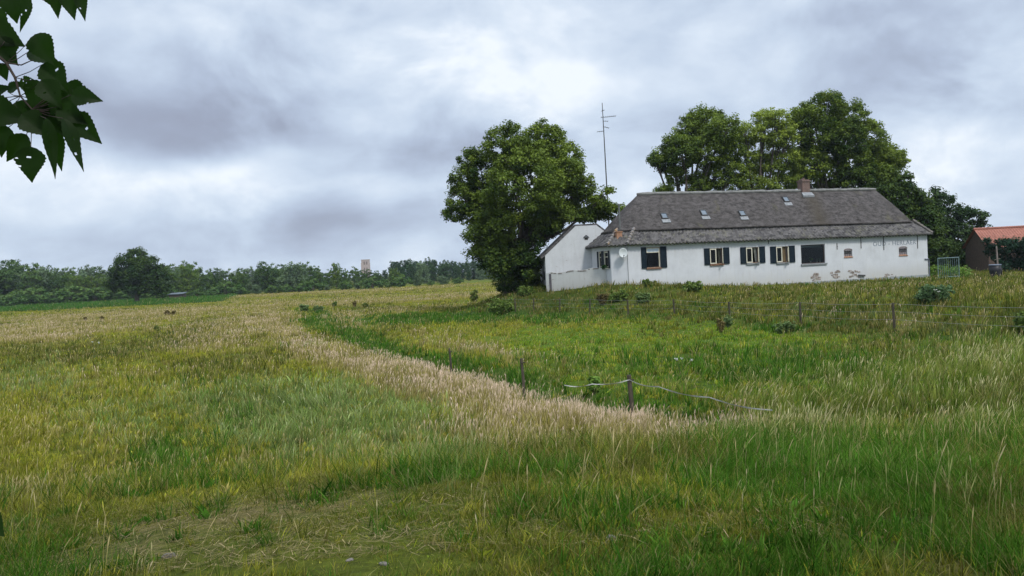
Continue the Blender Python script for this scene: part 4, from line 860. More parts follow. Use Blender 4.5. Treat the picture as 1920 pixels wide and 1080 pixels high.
m_ = MB(); m_.tube([(-.24, bw/2, rz_+.06), (bl+.2, bw/2, rz_+.06)], .12, 8); m_.build('ridge_tiles', M_REDTILE, barn)

gp = atY(1759, 505, 61); gq = atY(1798, 502, 61.5); gaz = math.atan2(gq[1]-gp[1], gq[0]-gp[0]); gw_ = math.hypot(gq[0]-gp[0], gq[1]-gp[1]); gzb = float(hgt(gp[0], gp[1])); gh = atY(1759, 484.5, 61)[2]-gzb
gate = empty('metal_gate', (gp[0], gp[1], gzb), gaz, label='pale green steel bar gate beside the right end of the farmhouse', cat='gate')
m_ = MB(); m_.tube([(0,0,gh),(gw_,0,gh)], .035, 8); m_.tube([(0,0,.18),(gw_,0,.18)], .03, 8); m_.tube([(0,0,-.3),(0,0,gh)], .035, 8); m_.tube([(gw_,0,-.3),(gw_,0,gh+.05)], .04, 8); m_.build('frame', M_STEEL, gate)
for k in range(1, 10): m_ = MB(); m_.tube([(gw_*k/10,0,.2),(gw_*k/10,0,gh-.03)], .016, 6); m_.build('bar', M_STEEL, gate)

bp_ = atY(1866, 512, 60.0); bz0 = float(hgt(bp_[0], bp_[1])); bd = bp_[1]; tb = atY(1866, 495.5, bd)[2]-bz0; bw2 = 10.0/FPX*bd
tub = empty('water_trough', (bp_[0], bp_[1], bz0), 0, label='black round tub with pale flat lid standing in the grass near the barn', cat='tub')
m_ = MB(); m_.tube([(0,0,-.05),(0,0,.1),(0,0,tb*.5),(0,0,tb-.08)], [bw2*.8,bw2*.86,bw2*.95,bw2], 18); m_.tube([(bw2*1.25,0,-.1),(bw2*1.2,0,tb*.7)], .05, 6); m_.build('body', simple_mat('black plastic', (.012,.013,.016), (.02,.02,.024), 3, .5), tub, True)
m_ = MB(); m_.tube([(0,0,tb-.08),(0,0,tb-.02),(0,0,tb)], [bw2*1.06,bw2*1.06,bw2*.9], 18); m_.build('lid', simple_mat('grey blue lid', (.16,.19,.24), (.12,.14,.18), 3, .4), tub)
pp = atY(1871, 497, bd+1.5); pz = float(hgt(pp[0], pp[1])); pt_ = atY(1869, 461.5, bd+1.5)[2]-pz
wp = empty('wooden_pole', (pp[0], pp[1], pz), 0, label='leaning grey wooden pole behind the black tub', cat='pole')
m_ = MB(); m_.tube([(0,0,-.2),(-.03,0,pt_*.5),(-.06,0,pt_)], [.075,.065,.055], 8); m_.tube([(-.3,0,pt_*.55),(.2,0,pt_*.6)], .02, 5); m_.build('pole_body', simple_mat('pale weathered wood', (.26,.22,.20), (.15,.12,.10), 8, .9, stretch=(1,1,.2)), wp)

# ------------------------------------------------------------------ trees near the house
LA, LB = (.024,.056,.009), (.175,.235,.032)
T1 = [(950,272,44,.1),(1018,278,48,.35),(1056,302,40,.35),(880,298,20,0),(908,325,44,0),(868,372,32,0),(855,400,20,0),(903,392,46,.55),(925,430,45,.25),(980,350,72,.25),(1045,365,52,.3),(1088,350,28,.2),(1100,388,34,.2),(1135,372,24,.2),(1152,398,20,.15),(1120,410,22,.1),(905,450,38,.2),(960,440,56,0),(1010,420,40,0),(940,490,40,-.1),(975,495,40,-.15),(985,525,26,-.2),(950,525,30,-.2),(1060,330,40,.3),(975,300,50,.2),(960,538,24,-.2),(1000,470,34,-.2),(1002,505,24,-.2),(992,535,24,-.2),(930,470,40,0),(1030,400,40,.2),(925,385,40,.3),(1062,412,30,.1),(1092,412,22,.1),(1112,402,22,.1),(1040,435,22,0),(1020,250,26,.3),(870,340,28,.2)]  # last value of each mass puts lit bulges and shaded skirts into leaf tint
def ob_cut(P_):
    # keep leaves out of the outbuilding, whose wall stands right beside the trunk
    wx = P_[:,0]+.15; wy = P_[:,1]+65.5; u = (wx-OO[0])*ou[0]+(wy-OO[1])*ou[1]; w_ = (wx-OO[0])*ow[0]+(wy-OO[1])*ow[1]
    return ~((u > -.35) & (u < ue+.5) & (w_ > -.6) & (P_[:,2] < np.clip(4.2+.9*u, 2.6, 6.2)))
tree('lime_tree', (.15, 65.5, 1.1), pblobs(T1, 65.5, 1.0, 1), 'huge round leafy lime tree reaching the ground left of the white outbuilding', nsub=2000, nleaf=100, leaf=.175, sub_r=.52, A=LA, B=LB, seed=1, trunk_r=.42, stems=2, fork=.3, cut=ob_cut)
T2 = [(1322,232,36,.3),(1300,245,34,.3),(1355,245,34,.3),(1285,285,30,.1),(1242,300,24,.0),(1228,300,14,.0),(1262,270,22,.1),(1330,285,38,.3),(1372,280,26,.2),(1270,330,22,.1),(1345,330,30,.3),(1380,325,22,.3),(1310,345,24,.2),(1240,356,12,.5),(1255,352,10,.4)]
tree('lime_tree', (17.5, 80, 1.0), pblobs(T2, 80, 1.0, 2), 'tall rounded tree above the left half of the thatched roof', group=None, nsub=900, nleaf=80, leaf=.185, sub_r=.5, A=LA, B=LB, seed=2, trunk_r=.5, stems=2, fork=.35)
T3 = [(1398,248,20,.5),(1400,300,24,.4),(1476,300,24,.4),(1478,340,22,.2),(1385,345,20,.3),(1476,258,20,.5),(1455,222,22,.7),(1432,225,22,.7),(1428,252,20,.6),(1462,258,24,.6),(1440,285,22,.7),(1475,240,16,.5),(1425,310,22,.4),(1455,320,20,.2),(1410,345,22,.3),(1440,350,20,.3),(1400,270,14,.6)]
tree('pale_tree', (26.5, 82, 1.0), pblobs(T3, 82, 1.0, 3), 'slim yellow green tree with gaps between its two darker neighbours behind the roof', nsub=620, nleaf=66, leaf=.18, sub_r=.48, A=(.045,.09,.016), B=(.23,.29,.045), seed=3, trunk_r=.4, fork=.4)
T4 = [(1548,205,36,.15),(1512,222,30,.25),(1590,218,34,.15),(1535,255,42,.0),(1580,260,42,.0),(1625,260,34,.35),(1660,292,30,.45),(1682,300,20,.45),(1640,305,34,.4),(1520,305,36,.6),(1555,325,36,.5),(1495,295,22,.5),(1600,310,36,.1),(1600,345,36,-.1),(1650,340,34,.1),(1500,335,24,.2),(1670,325,22,.3)]
tree('lime_tree', (34, 84, 1.0), pblobs(T4, 84, 1.0, 4), 'tallest broad tree behind the chimney and right half of the roof', nsub=1400, nleaf=84, leaf=.195, sub_r=.54, A=LA, B=LB, seed=4, trunk_r=.6, stems=2, fork=.3)
T5 = [(1700,345,22,.1),(1725,375,20,.1),(1690,410,34,0),(1690,375,34,.1),(1715,405,30,.1),(1735,440,30,0),(1700,440,30,-.1),(1755,470,26,0),(1720,480,30,-.1),(1670,370,30,0),(1650,400,30,0),(1742,405,20,.05),(1775,480,20,0)]
tree('dark_tree', (40.5, 78, .8), pblobs(T5, 78, 1.0, 5), 'dense dark green tree hugging the right end of the farmhouse', nsub=700, nleaf=55, leaf=.25, sub_r=.6, A=(.022,.052,.012), B=(.095,.14,.024), seed=5, trunk_r=.35, fork=.25)
T6 = [(1765,378,20,0),(1780,400,26,0),(1805,400,20,.0),(1832,408,16,0),(1843,422,10,0),(1770,430,28,0),(1800,440,26,.2),(1825,440,14,.2),(1790,475,26,.1),(1765,490,22,0),(1808,482,18,.1),(1752,360,10,0),(1750,395,20,0)]
tree('walnut_tree', (47, 82, .8), pblobs(T6, 82, 1.0, 6), 'small dark loose tree with spiky edge between the farmhouse gate and the barn', nsub=420, nleaf=42, leaf=.24, sub_r=.45, A=(.018,.045,.016), B=(.07,.115,.035), seed=6, trunk_r=.25, fork=.3)
T7 = [(1862,455,14,0),(1882,462,18,.1),(1900,458,16,0),(1920,460,18,0),(1880,480,14,0),(1905,485,18,0),(1935,475,22,0),(1855,472,8,0),(1880,500,13,0),(1903,503,15,0),(1928,500,18,0),(1866,488,9,0),(1945,500,16,0)]
tree('dark_shrub', (43.2, 68.5, .9), pblobs(T7, 68.5, 1.0, 7), 'blue green bushy shrub in front of the barn roof', cat='shrub', nsub=300, nleaf=40, leaf=.17, sub_r=.32, A=(.012,.035,.02), B=(.03,.07,.04), seed=7, trunk_r=.10, fork=.2, stems=2)

# ------------------------------------------------------------------ lone oak and the far wood
OKp = hit(257, 568); od = OKp[1]
TO = [(318,520,8,0),(202,528,9,0),(308,536,12,-.1),(258,484,20,0),(236,494,18,0),(282,496,18,0),(303,512,15,0),(216,510,14,0),(220,492,7,0),(258,512,30,-.1),(284,520,22,-.1),(232,522,20,-.1),(260,535,20,-.1),(222,538,12,-.1),(292,540,12,-.1)]
tree('oak_tree', (OKp[0], OKp[1], 0), pblobs(TO, od, .8, 8), 'lone dark oak standing in the open field before the far wood', nsub=420, nleaf=60, leaf=.40, sub_r=1.0, A=(.018,.048,.010), B=(.075,.12,.018), seed=8, trunk_r=.55, fork=.25)
PROTO = []
def proto(name, kind, seed, A, B):
    R = random.Random(seed)
    if kind == 'round': bl_ = [(0,0,7,3.6),(R.uniform(-2,2),0,9.4,2.6),(-2.4,0,6.4,2.8),(2.5,0,6.2,2.8),(0,1.5,4.2,3.2),(-1.8,-1.5,3.6,2.6),(2,-1.4,3.4,2.6),(0,-2,5,2.8),(0,0,1.8,2.6)]
    elif kind == 'tall': bl_ = [(0,0,10.2,1.7),(.5,0,8.3,2.2),(-.6,.5,6.4,2.4),(.4,-.6,4.4,2.5),(0,.6,2.4,2.2),(-1.3,-.4,8.8,1.3),(1.3,.3,6.8,1.6),(0,0,.9,1.6)]
    elif kind == 'willow': bl_ = [(0,0,5.2,3.2),(2.1,0,6.2,2.2),(-2,0,6.4,2.3),(.2,0,7.8,2.0),(-2.8,-.8,3.8,2.2),(2.8,-.8,3.6,2.3),(0,-1.8,2.4,2.5),(0,0,1.2,2.4)]
    else: bl_ = [(0,0,1.6,1.7),(1.6,0,1.2,1.4),(-1.6,.2,1.3,1.4),(.6,-.6,2.4,1.1),(-.7,.3,2.3,1.1)]
    root = tree(name, (0,0,0), bl_, 'x', nsub=150 if kind != 'bush' else 46, nleaf=34, leaf=.46 if kind != 'bush' else .36, sub_r=.8 if kind != 'bush' else .5, A=A, B=B, seed=seed, trunk_r=.2, fork=.3, droop=.5 if kind == 'willow' else 0)
    PROTO.append((root, kind, 12.0 if kind in ('round','tall') else (9.6 if kind == 'willow' else 3.4))); return root
proto('broadleaf_tree','round',21,(.022,.060,.014),(.085,.14,.028)); proto('broadleaf_tree','round',22,(.035,.085,.018),(.125,.19,.038)); proto('poplar_tree','tall',23,(.026,.070,.025),(.08,.135,.048))
proto('willow_tree','willow',24,(.075,.125,.065),(.15,.21,.10)); proto('broadleaf_tree','round',25,(.055,.11,.02),(.16,.22,.035)); proto('willow_bush','bush',26,(.05,.11,.025),(.12,.19,.045)); proto('poplar_tree','tall',27,(.020,.060,.028),(.06,.11,.045))
prof_x = [-120,0,35,60,85,110,130,155,175,195,230,300,330,350,370,400,425,440,460,480,505,530,548,565,585,600,628,640,652,670,690,705,718,730,760,790,820,850,880,905,960]
prof_y = [490,487,485,495,493,498,494,497,490,499,499,494,489,486,497,500,501,505,500,499,489,490,496,487,489,499,500,500,503,500,503,506,499,488,486,487,485,487,483,484,480]
RR = random.Random(99); used = set()
def place_far(pi, px, depth, top_y, label, cat, group, sx=1.0, base=0.0):
    root, kind, H_ = PROTO[pi]; pt = atY(px, top_y, depth); gz = float(hgt(pt[0], pt[1])); s = max(.15, (pt[2]-gz)/H_)
    sc_ = (s*sx*RR.uniform(.9,1.15), s*sx*RR.uniform(.9,1.1), s); loc = (pt[0], pt[1], gz-.15)
    if pi not in used: used.add(pi); root.location = loc; root.scale = sc_; tag(root, label, cat, group); return root
    return copy_thing(root, loc, RR.uniform(0, 6.28), sc_, label=label, cat=cat, group=group)
G_ = lambda px: ('tree in the dark wood left of the lone oak', 'trees of the far wood left of the oak') if px < 255 else (('tree in the far wood between the lone oak and the church tower', 'trees of the far wood between oak and tower') if px < 690 else ('tree in the bluish far wood right of the church tower', 'trees of the far wood right of the tower'))
for row, (step, dd, drop) in enumerate(((14, 32, 0), (21, 0, 8))):
    px = -110
    while px < 950:
        px += step*RR.uniform(.75, 1.25); ty = np.interp(px, prof_x, prof_y)+RR.uniform(-5, 7)+drop*RR.uniform(0, 2.2)
        dep = np.interp(px, [-100,250,500,720,930], [232,228,240,268,300])+dd+RR.uniform(-6, 6)
        if px > 715: pi = RR.choice([2,6,6,2]) if row == 0 else RR.choice([2,6,3])
        else: pi = RR.choice([0,1,1,3,4,0]) if row else RR.choice([0,1,3,1])
        lb, gr = G_(px); place_far(pi, px, dep, ty, lb, 'tree', gr, .9)
for px in np.arange(-60, 860, 27):
    px = px+RR.uniform(-6, 6)
    if 235 < px < 285: continue
    dep = np.interp(px, [-100,250,500,720,860], [220,216,222,215,225]); by_ = np.interp(px, [0,200,300,450,600,850], [543,536,535,528,522,510])
    place_far(5 if RR.random() < .75 else 3, px, dep, by_+RR.uniform(-7, 10)+4, 'low bush along the near edge of the far wood', 'bush', 'bushes along the edge of the far wood', 1.35)
place_far(4, 628, 238, 484, 'taller pale crowned tree poking above the far wood, just left of the tower', 'tree', None, .62)
place_far(4, 738, 250, 496, 'yellow green round tree just right of the church tower', 'tree', None, .9)
place_far(3, 785, 214, 502, 'pale bushy willow standing in front of the dark poplars', 'tree', None, .8)
place_far(4, 348, 222, 485, 'light green tree right behind the lone oak', 'tree', None, .75)
place_far(3, 548, 225, 487, 'grey green willow midway between the oak and the tower', 'tree', None, .9)
place_far(5, 20, 205, 546, 'bright green bush at the far left field edge', 'bush', None, 1.3)
# far buildings
tp = atY(687, 519, 900); tw = 15.2/FPX*900; tz = atY(687, 486.5, 900)[2]
tower = empty('church_tower', (tp[0], tp[1], 0), math.radians(8), label='square brick church tower rising over the far trees', cat='tower')
m_ = MB(); h_ = tw/2; m_.box(-h_, h_, -h_, h_, -1, tz-.8); m_.box(-h_-.25, h_+.25, -h_-.25, h_+.25, tz-.8, tz)
for sx_ in (-1, 1):
    m_.box(sx_*h_-.5, sx_*h_+.5, -h_-.5, -h_+.5, -1, tz-4)
m_.build('tower_body', brick_mat('pale church brick', (.40,.30,.27), (.34,.26,.24), (.36,.33,.31), .3), tower)
for x0, x1, z0, z1 in ((-2.2,-.6,tz-13,tz-9.5),(.6,2.2,tz-13,tz-9.5),(-2.2,-.5,tz-6,tz-2.5),(.5,2.2,tz-6,tz-2.5)): m_ = MB(); m_.box(x0, x1, -h_-.05, -h_+.02, z0, z1); m_.build('belfry_opening', simple_mat('louvre shade', (.16,.11,.10), (.12,.09,.09), 1, .9) if 'louvre shade' not in bpy.data.materials else bpy.data.materials['louvre shade'], tower)
sp_ = atY(333, 553, 214); shed = empty('field_shed', (sp_[0], sp_[1], 0), .05, label='low shed with pale roof at the wood edge right of the oak', cat='shed')
m_ = MB(); m_.box(-1.8, 1.8, -1.5, 1.5, 0, 1.2); m_.build('wall', M_DKBRICK, shed); m_ = MB(); m_.hexa([(-2.1,-1.9,1.2),(2.1,-1.9,1.2),(2.1,1.9,1.6),(-2.1,1.9,1.6),(-2.1,-1.9,1.3),(2.1,-1.9,1.3),(2.1,1.9,1.7),(-2.1,1.9,1.7)]); m_.build('roof', simple_mat('pale sheet roof', (.10,.12,.14), (.08,.10,.11), 1, .7), shed)
for k, (px, w_) in enumerate(((891, 3), (912, 2.6), (806, 2))):
    q = atY(px, 527, 330+k); fh = empty('white_cottage', (q[0], q[1], 0), .1, label=['white low cottage glimpsed between far poplars left of the big tree','white cottage nearest the big tree, seen between far poplars','tiny white cottage below the far poplars, farther left'][k], cat='cottage')
    m_ = MB(); m_.box(-w_/2*1.2, w_/2*1.2, -2, 2, 0, 2.0); m_.build('wall', M_WHITE, fh); m_ = MB(); ww = w_/2*1.2+.2; m_.face([(-ww,-2.3,2.3),(ww,-2.3,2.3),(ww,0,3.9),(-ww,0,3.9)]); m_.face([(-ww,2.3,2.3),(-ww,0,3.9),(ww,0,3.9),(ww,2.3,2.3)]); m_.face([(-ww,-2.3,2.3),(-ww,0,3.9),(-ww,2.3,2.3)]); m_.face([(ww,-2.3,2.3),(ww,2.3,2.3),(ww,0,3.9)]); m_.build('roof', M_TILE, fh)

# ------------------------------------------------------------------ fences
M_WIRE = simple_mat('galvanised wire', (.26,.26,.24), (.18,.18,.17), 20, .5, .5)
fp = []
for px, yb, yt in ((1678,625,568),(1502,612,566),(1369,600,566),(1265,592,565),(1178,590,562),(1106,588,560),(1050,587,562),(1001,586,561),(967,585,560),(935,583,559)):
    p = hit(px, yb); tz_ = atY(px, yt, p[1])[2]; fp.append((p[0], p[1], float(hgt(p[0], p[1])), max(.9, min(1.25, tz_-float(hgt(p[0], p[1]))))))
fp = [(17.9, 24.0, float(hgt(17.9, 24.0)), 1.15)]+fp
fence = empty('wire_fence', (fp[0][0], fp[0][1], fp[0][2]), 0, label='thin wire fence on dark wooden posts along the foot of the mound', cat='fence')
o_ = Vector(fp[0][:3]); R = random.Random(4)
for x_, y_, z_, h_ in fp:
    m_ = MB(); b_ = Vector((x_, y_, z_))-o_; lx_ = R.uniform(-.05, .05); m_.tube([b_-Vector((0,0,.3)), b_+Vector((lx_*.5,0,h_*.5)), b_+Vector((lx_,0,h_))], [.055,.05,.045], 7); m_.build('post', M_POST, fence)
for fr_, rad in ((.97,.006),(.70,.005),(.42,.005)):
    pts = []
    for (a_, b_) in zip(fp[:-1], fp[1:]):
        for j in range(6):
            t_ = j/6; p = Vector(a_[:3]).lerp(Vector(b_[:3]), t_)+Vector((0,-.05,(a_[3]*(1-t_)+b_[3]*t_)*fr_-.10*math.sin(math.pi*t_)*.6)); pts.append(p-o_)
    m_ = MB(); m_.tube(pts, rad, 4); m_.build('wire', M_WIRE, fence)
# low tape fence by the ditch
tp_ = []
for px, yt, yd in ((843,653,26.5),(978,672,21.6),(1180,703,17.6)):
    t_ = atY(px, yt, yd); gz = float(hgt(t_[0], t_[1])); tp_.append((t_[0], t_[1], gz, t_[2]-gz))
tf = empty('tape_fence', (tp_[2][0], tp_[2][1], tp_[2][2]), 0, label='slack white tape strung from short crooked posts beside the ditch', cat='fence'); o_ = Vector(tp_[2][:3])
for k, (x_, y_, z_, h_) in enumerate(tp_):
    b_ = Vector((x_, y_, z_))-o_; m_ = MB(); w_ = (.04,.045,.058)[k]; m_.tube([b_-Vector((0,0,.3)), b_+Vector((.02,0,h_*.5)), b_+Vector((-.01,0,h_))], [w_,w_*.95,w_*.85], 8); m_.tube([b_+Vector((0,-.04,h_-.12)), b_+Vector((.09,-.09,h_-.10))], .018, 6); m_.build('post', M_POST, tf)
def tape(pts, name='tape'):
    m_ = MB(); P2 = []
    for i in range(len(pts)-1):
        for j in range(8):
            t_ = j/8; P2.append(Vector(pts[i]).lerp(Vector(pts[i+1]), t_)+Vector((0,0,-.05*math.sin(math.pi*t_))))
    P2.append(Vector(pts[-1])); hw2 = .012
    for i in range(len(P2)-1):
        a_, b_ = P2[i]-o_, P2[i+1]-o_; ta = .9*math.sin(i*.9); tb_ = .9*math.sin((i+1)*.9); u1_ = Vector((0,math.sin(ta),math.cos(ta)))*hw2; u2_ = Vector((0,math.sin(tb_),math.cos(tb_)))*hw2; th = Vector((0,.004,0))
        m_.hexa([a_-u1_-th, b_-u2_-th, b_-u2_+th, a_-u1_+th, a_+u1_-th, b_+u2_-th, b_+u2_+th, a_+u1_+th])
    m_.build(name, simple_mat('white fence tape', (.38,.38,.35), (.24,.24,.22), 12, .7) if 'white fence tape' not in bpy.data.materials else bpy.data.materials['white fence tape'], tf)
B_ = atY(1180, 712, 17.55); tape([tuple(atY(1058, 722, 17.9)), tuple(atY(1110, 720, 17.8)), tuple(B_)]); tape([tuple(B_), tuple(atY(1235, 725, 16.2)), tuple(atY(1330, 745, 14.6)), tuple(atY(1448, 769, 13.2))])

# ------------------------------------------------------------------ weeds and small shrubs
def weed(name, px, py, hpx, wpx, label, cat, A, B, n=26, leaf=.10, seed=0, stems=5, group=None, shape='bush'):
    p = hit(px, py); d = p[1]; h_ = hpx/FPX*d; w_ = wpx/FPX*d*.5; R = random.Random(seed+int(px)); root = empty(name, (p[0], p[1], float(hgt(p[0], p[1]))), 0, label=label, cat=cat, group=group)
    bl_ = []; m_ = MB()
    for s in range(stems):
        a_ = R.uniform(0, 6.28); rr = w_*R.uniform(.2, .9); x_, y_ = rr*math.cos(a_), rr*math.sin(a_)*.7; hh = h_*R.uniform(.6, 1)
        m_.tube([(x_*.3,y_*.3,-.05),(x_*.7,y_*.7,hh*.5),(x_,y_,hh)], [.012+.006*h_,.01+.004*h_,.004], 5)
        if shape == 'spike': bl_ += [(x_*f, y_*f, hh*f, max(.06, w_*.16)) for f in (.35,.55,.75,.92)]
        else: bl_ += [(x_*.8, y_*.8, hh*.72, max(.08, w_*.38)), (x_*.6, y_*.6, hh*.4, max(.08, w_*.42))]
    V, C, Q = crown_arrays(bl_, n*stems, 12, leaf, max(.06, w_*.14), A, B, seed=seed+int(px)); link('foliage', raw_mesh('foliage', V, [Q], C), M_LEAF, root); m_.build('stem', M_LEAFSTEM, root); return root
M_LEAFSTEM = simple_mat('green stem', (.07,.10,.03), (.10,.11,.05), 8, .8)
DG = ((.08,.14,.028),(.18,.23,.05)); OG = ((.09,.13,.028),(.20,.23,.05)); BG = ((.09,.15,.05),(.18,.24,.085)); RD = ((.13,.11,.035),(.22,.17,.065)); LG = ((.09,.18,.028),(.2,.3,.05))
weed('sapling', 889, 568, 30, 22, 'young leafy sapling left of the big lime tree', 'sapling', *OG, leaf=.2, seed=1, stems=6)
weed('small_shrub', 575, 585, 15, 24, 'blue green shrub at the near end of the lush ditch, leftmost of a pair', 'shrub', *BG, leaf=.22, seed=2)
weed('small_shrub', 597, 586, 14, 18, 'small shrub touching the right side of the leftmost ditch shrub', 'shrub', *BG, leaf=.22, seed=3)
weed('small_shrub', 628, 577, 14, 10, 'narrow dark shrub by the ditch, just right of the blue green pair', 'shrub', *DG, leaf=.2, seed=4)
weed('small_shrub', 686, 577, 10, 16, 'rounded olive shrub in the middle of the ditch weeds', 'shrub', *OG, leaf=.2, seed=5)
weed('dock_plant', 665, 577, 12, 12, 'reddish brown dock by the ditch left of the olive shrub', 'weed', *RD, leaf=.14, seed=6, shape='spike')
for i, (px, py, h_, w_, lb) in enumerate(((160,604,10,4,'thin red brown dock in the pale field, leftmost of three'),(192,603,9,9,'red brown dock clump in the pale field, middle one of three'),(320,592,9,22,'wide red brown dock patch in the pale field below the oak'),(294,624,12,3,'single green dock stalk in the middle of the left field'))):
    weed('dock_plant', px, py, h_, w_, lb, 'weed', *(RD if i != 3 else OG), leaf=.2, seed=20+i, shape='spike')
weed('thistle_clump', 1748, 568, 30, 74, 'large dark thistle clump on the bank below the farmhouse right end', 'thistles', (.055,.11,.045),(.12,.19,.08), leaf=.12, seed=8, stems=14, n=22)
weed('bramble_bush', 1915, 628, 46, 40, 'leafy bramble bush at the right edge of the bank', 'bramble', *DG, leaf=.11, seed=9, stems=9)
weed('tall_weed', 1118, 745, 60, 34, 'tall leafy green weed between the tape fence posts', 'weed', *LG, leaf=.07, seed=10, stems=8, n=20)
weed('tall_weed', 1212, 538, 17, 12, 'leafy shoot against the wall under the leftmost shuttered window', 'weed', *DG, leaf=.12, seed=11)
weed('fern_tuft', 1224, 538, 11, 20, 'low spreading fern tuft at the wall under the leftmost shuttered window', 'fern', *OG, leaf=.12, seed=12)
weed('nettle_patch', 1322, 537, 16, 58, 'dark nettle patch against the wall left of the second shuttered window', 'nettles', *DG, leaf=.13, seed=13, stems=16, n=14)
weed('nettle_patch', 1300, 548, 16, 46, 'dark nettles on the bank top left of the wall nettle patch', 'nettles', *DG, leaf=.13, seed=14, stems=12, n=14)
weed('nettle_patch', 1730, 521, 18, 60, 'bright nettles at the right corner of the farmhouse', 'nettles', *LG, leaf=.13, seed=15, stems=18, n=14)
weed('nettle_patch', 1790, 520, 17, 70, 'bright nettles growing in front of the steel gate', 'nettles', *LG, leaf=.13, seed=16, stems=18, n=14)
weed('wall_plant', 1091, 534, 12, 9, 'small dark bush against the worn low wall', 'shrub', *DG, leaf=.1, seed=17)
weed('tall_weed', 1042, 535, 10, 6, 'yellow green weed at the left end of the worn low wall', 'weed', *LG, leaf=.1, seed=18)
weed('nettle_patch', 1160, 566, 20, 50, 'dark weed clump on the bank below the dish', 'nettles', *DG, leaf=.12, seed=19, stems=12, n=12)
weed('nettle_patch', 1205, 572, 22, 36, 'pale blue green weed clump on the bank right below the leftmost window', 'nettles', *BG, leaf=.12, seed=30, stems=10, n=12)
weed('dock_plant', 1130, 575, 24, 30, 'brownish dock clump on the bank behind the wire fence', 'weed', (.10,.085,.03),(.17,.13,.06), leaf=.1, seed=31, stems=9, shape='spike')
weed('nettle_patch', 940, 590, 28, 60, 'dark nettles at the left end of the wire fence', 'nettles', *DG, leaf=.16, seed=32, stems=14, n=14)
weed('nettle_patch', 985, 552, 14, 40, 'dark weeds at the foot of the lime tree', 'nettles', *DG, leaf=.14, seed=33, stems=10, n=12)
weed('nettle_patch', 1470, 625, 24, 44, 'blue green weeds by the third fence post from the right', 'nettles', *BG, leaf=.09, seed=34, stems=10, n=14)
weed('nettle_patch', 1365, 616, 26, 30, 'dark weeds hiding the foot of a fence post in mid bank', 'nettles', *BG, leaf=.09, seed=35, stems=8, n=14)
weed('dock_plant', 1352, 625, 28, 14, 'rusty dock left of the mid bank fence post', 'weed', *RD, leaf=.08, seed=36, stems=5, shape='spike')
# white umbels
def umbel(px, py, hm, label):
    p = hit(px, py); z_ = float(hgt(p[0], p[1])); r = empty('cow_parsley', (p[0], p[1], z_), 0, label=label, cat='wildflower'); m_ = MB(); f_ = MB(); R = random.Random(int(px))
    for s in range(4):
        x_, y_ = R.uniform(-.25,.25), R.uniform(-.2,.2); h_ = hm*R.uniform(.8,1); m_.tube([(x_*.2,y_*.2,0),(x_,y_,h_)], .006, 5)
        for k in range(16): a_ = R.uniform(0,6.28); q = .035*math.sqrt(R.random()); c_ = Vector((x_+q*math.cos(a_), y_+q*math.sin(a_), h_+R.uniform(-.035,.02))); m_.tube([(x_,y_,h_-.05), c_], .003, 4, False); f_.box(c_.x-.007, c_.x+.007, c_.y-.007, c_.y+.007, c_.z-.003, c_.z+.006)
    m_.build('stem', M_LEAFSTEM, r); f_.build('flower_head', simple_mat('white petals', (.72,.74,.68), (.6,.62,.55), 20, .8) if 'white petals' not in bpy.data.materials else bpy.data.materials['white petals'], r)
umbel(180, 668, .75, 'white flowering umbel alone in the left field'); umbel(1283, 716, .7, 'white umbel in the lush grass right of the thick tape post'); umbel(1760, 575, .7, 'white umbel on the bank just above the rightmost fence post')
# stones in the turf
M_ROCK = simple_mat('pale stone', (.20,.18,.16), (.10,.09,.075), 22, .9, bump=.8, detail=7)
for i, (px, py, s_, lb) in enumerate(((318,1046,.05,'pale flat stone in the bare turf at bottom left'),(1123,984,.055,'grey stone in front of the taller grass, bottom centre'),(720,1062,.03,'small pale stone at the bottom, left of centre'),(655,1052,.026,'small grey stone left of the other bottom stone'),(1150,1014,.05,'low whitish stone right of the grey stone'))):
    p = hit(px, py); me = bpy.data.meshes.new('stone'); b = bmesh.new(); bmesh.ops.create_icosphere(b, subdivisions=3, radius=1); R = random.Random(i)
    for v in b.verts:
        n_ = v.co.copy(); k_ = 1+.35*(vn(n_.x*2+i*9, n_.y*2+n_.z*3, 1, i)-.5)+.15*(vn(n_.x*6+i, n_.y*6+n_.z*5, 1, i)-.5); v.co = Vector((n_.x*s_*.8*k_, n_.y*s_*.55*k_, n_.z*s_*.3*k_))
    b.to_mesh(me); b.free(); o = link('stone', me, M_ROCK); o.location = (p[0], p[1], float(hgt(p[0], p[1]))+s_*.08); o.rotation_euler = (0,0,i*1.3); tag(o, lb, 'stone')

# ------------------------------------------------------------------ poplar twig hanging in at the top left
def leafmat():
    m = bpy.data.materials.new('poplar leaf'); m.use_nodes = True; t = NT(m.node_tree); t.n.clear(); o = t.new('ShaderNodeOutputMaterial'); tc = t.new('ShaderNodeTexCoord'); n = t.noise(tc.outputs['Object'], 40, 4, .6)
    oi = t.new('ShaderNodeObjectInfo'); c = t.mix(n, (.008,.020,.004), (.015,.034,.007)); c = t.mix(t.m('MULTIPLY', oi.outputs['Random'], .5), c, (.018,.040,.008))
    p = t.new('ShaderNodeBsdfPrincipled'); p.inputs['Roughness'].default_value = .5; p.inputs['Specular IOR Level'].default_value = .15; tr = t.new('ShaderNodeBsdfTranslucent'); mx = t.new('ShaderNodeMixShader'); mx.inputs[0].default_value = .45
    t.link(c, p.inputs[0]); t.link(t.mix(1.0, c, (2.0,2.6,.7), 'MULTIPLY'), tr.inputs[0]); t.link(p.outputs[0], mx.inputs[1]); t.link(tr.outputs[0], mx.inputs[2]); t.link(mx.outputs[0], o.inputs[0]); return m
M_POP = leafmat(); M_TWIG = simple_mat('poplar twig', (.035,.025,.022), (.06,.045,.035), 30, .8)
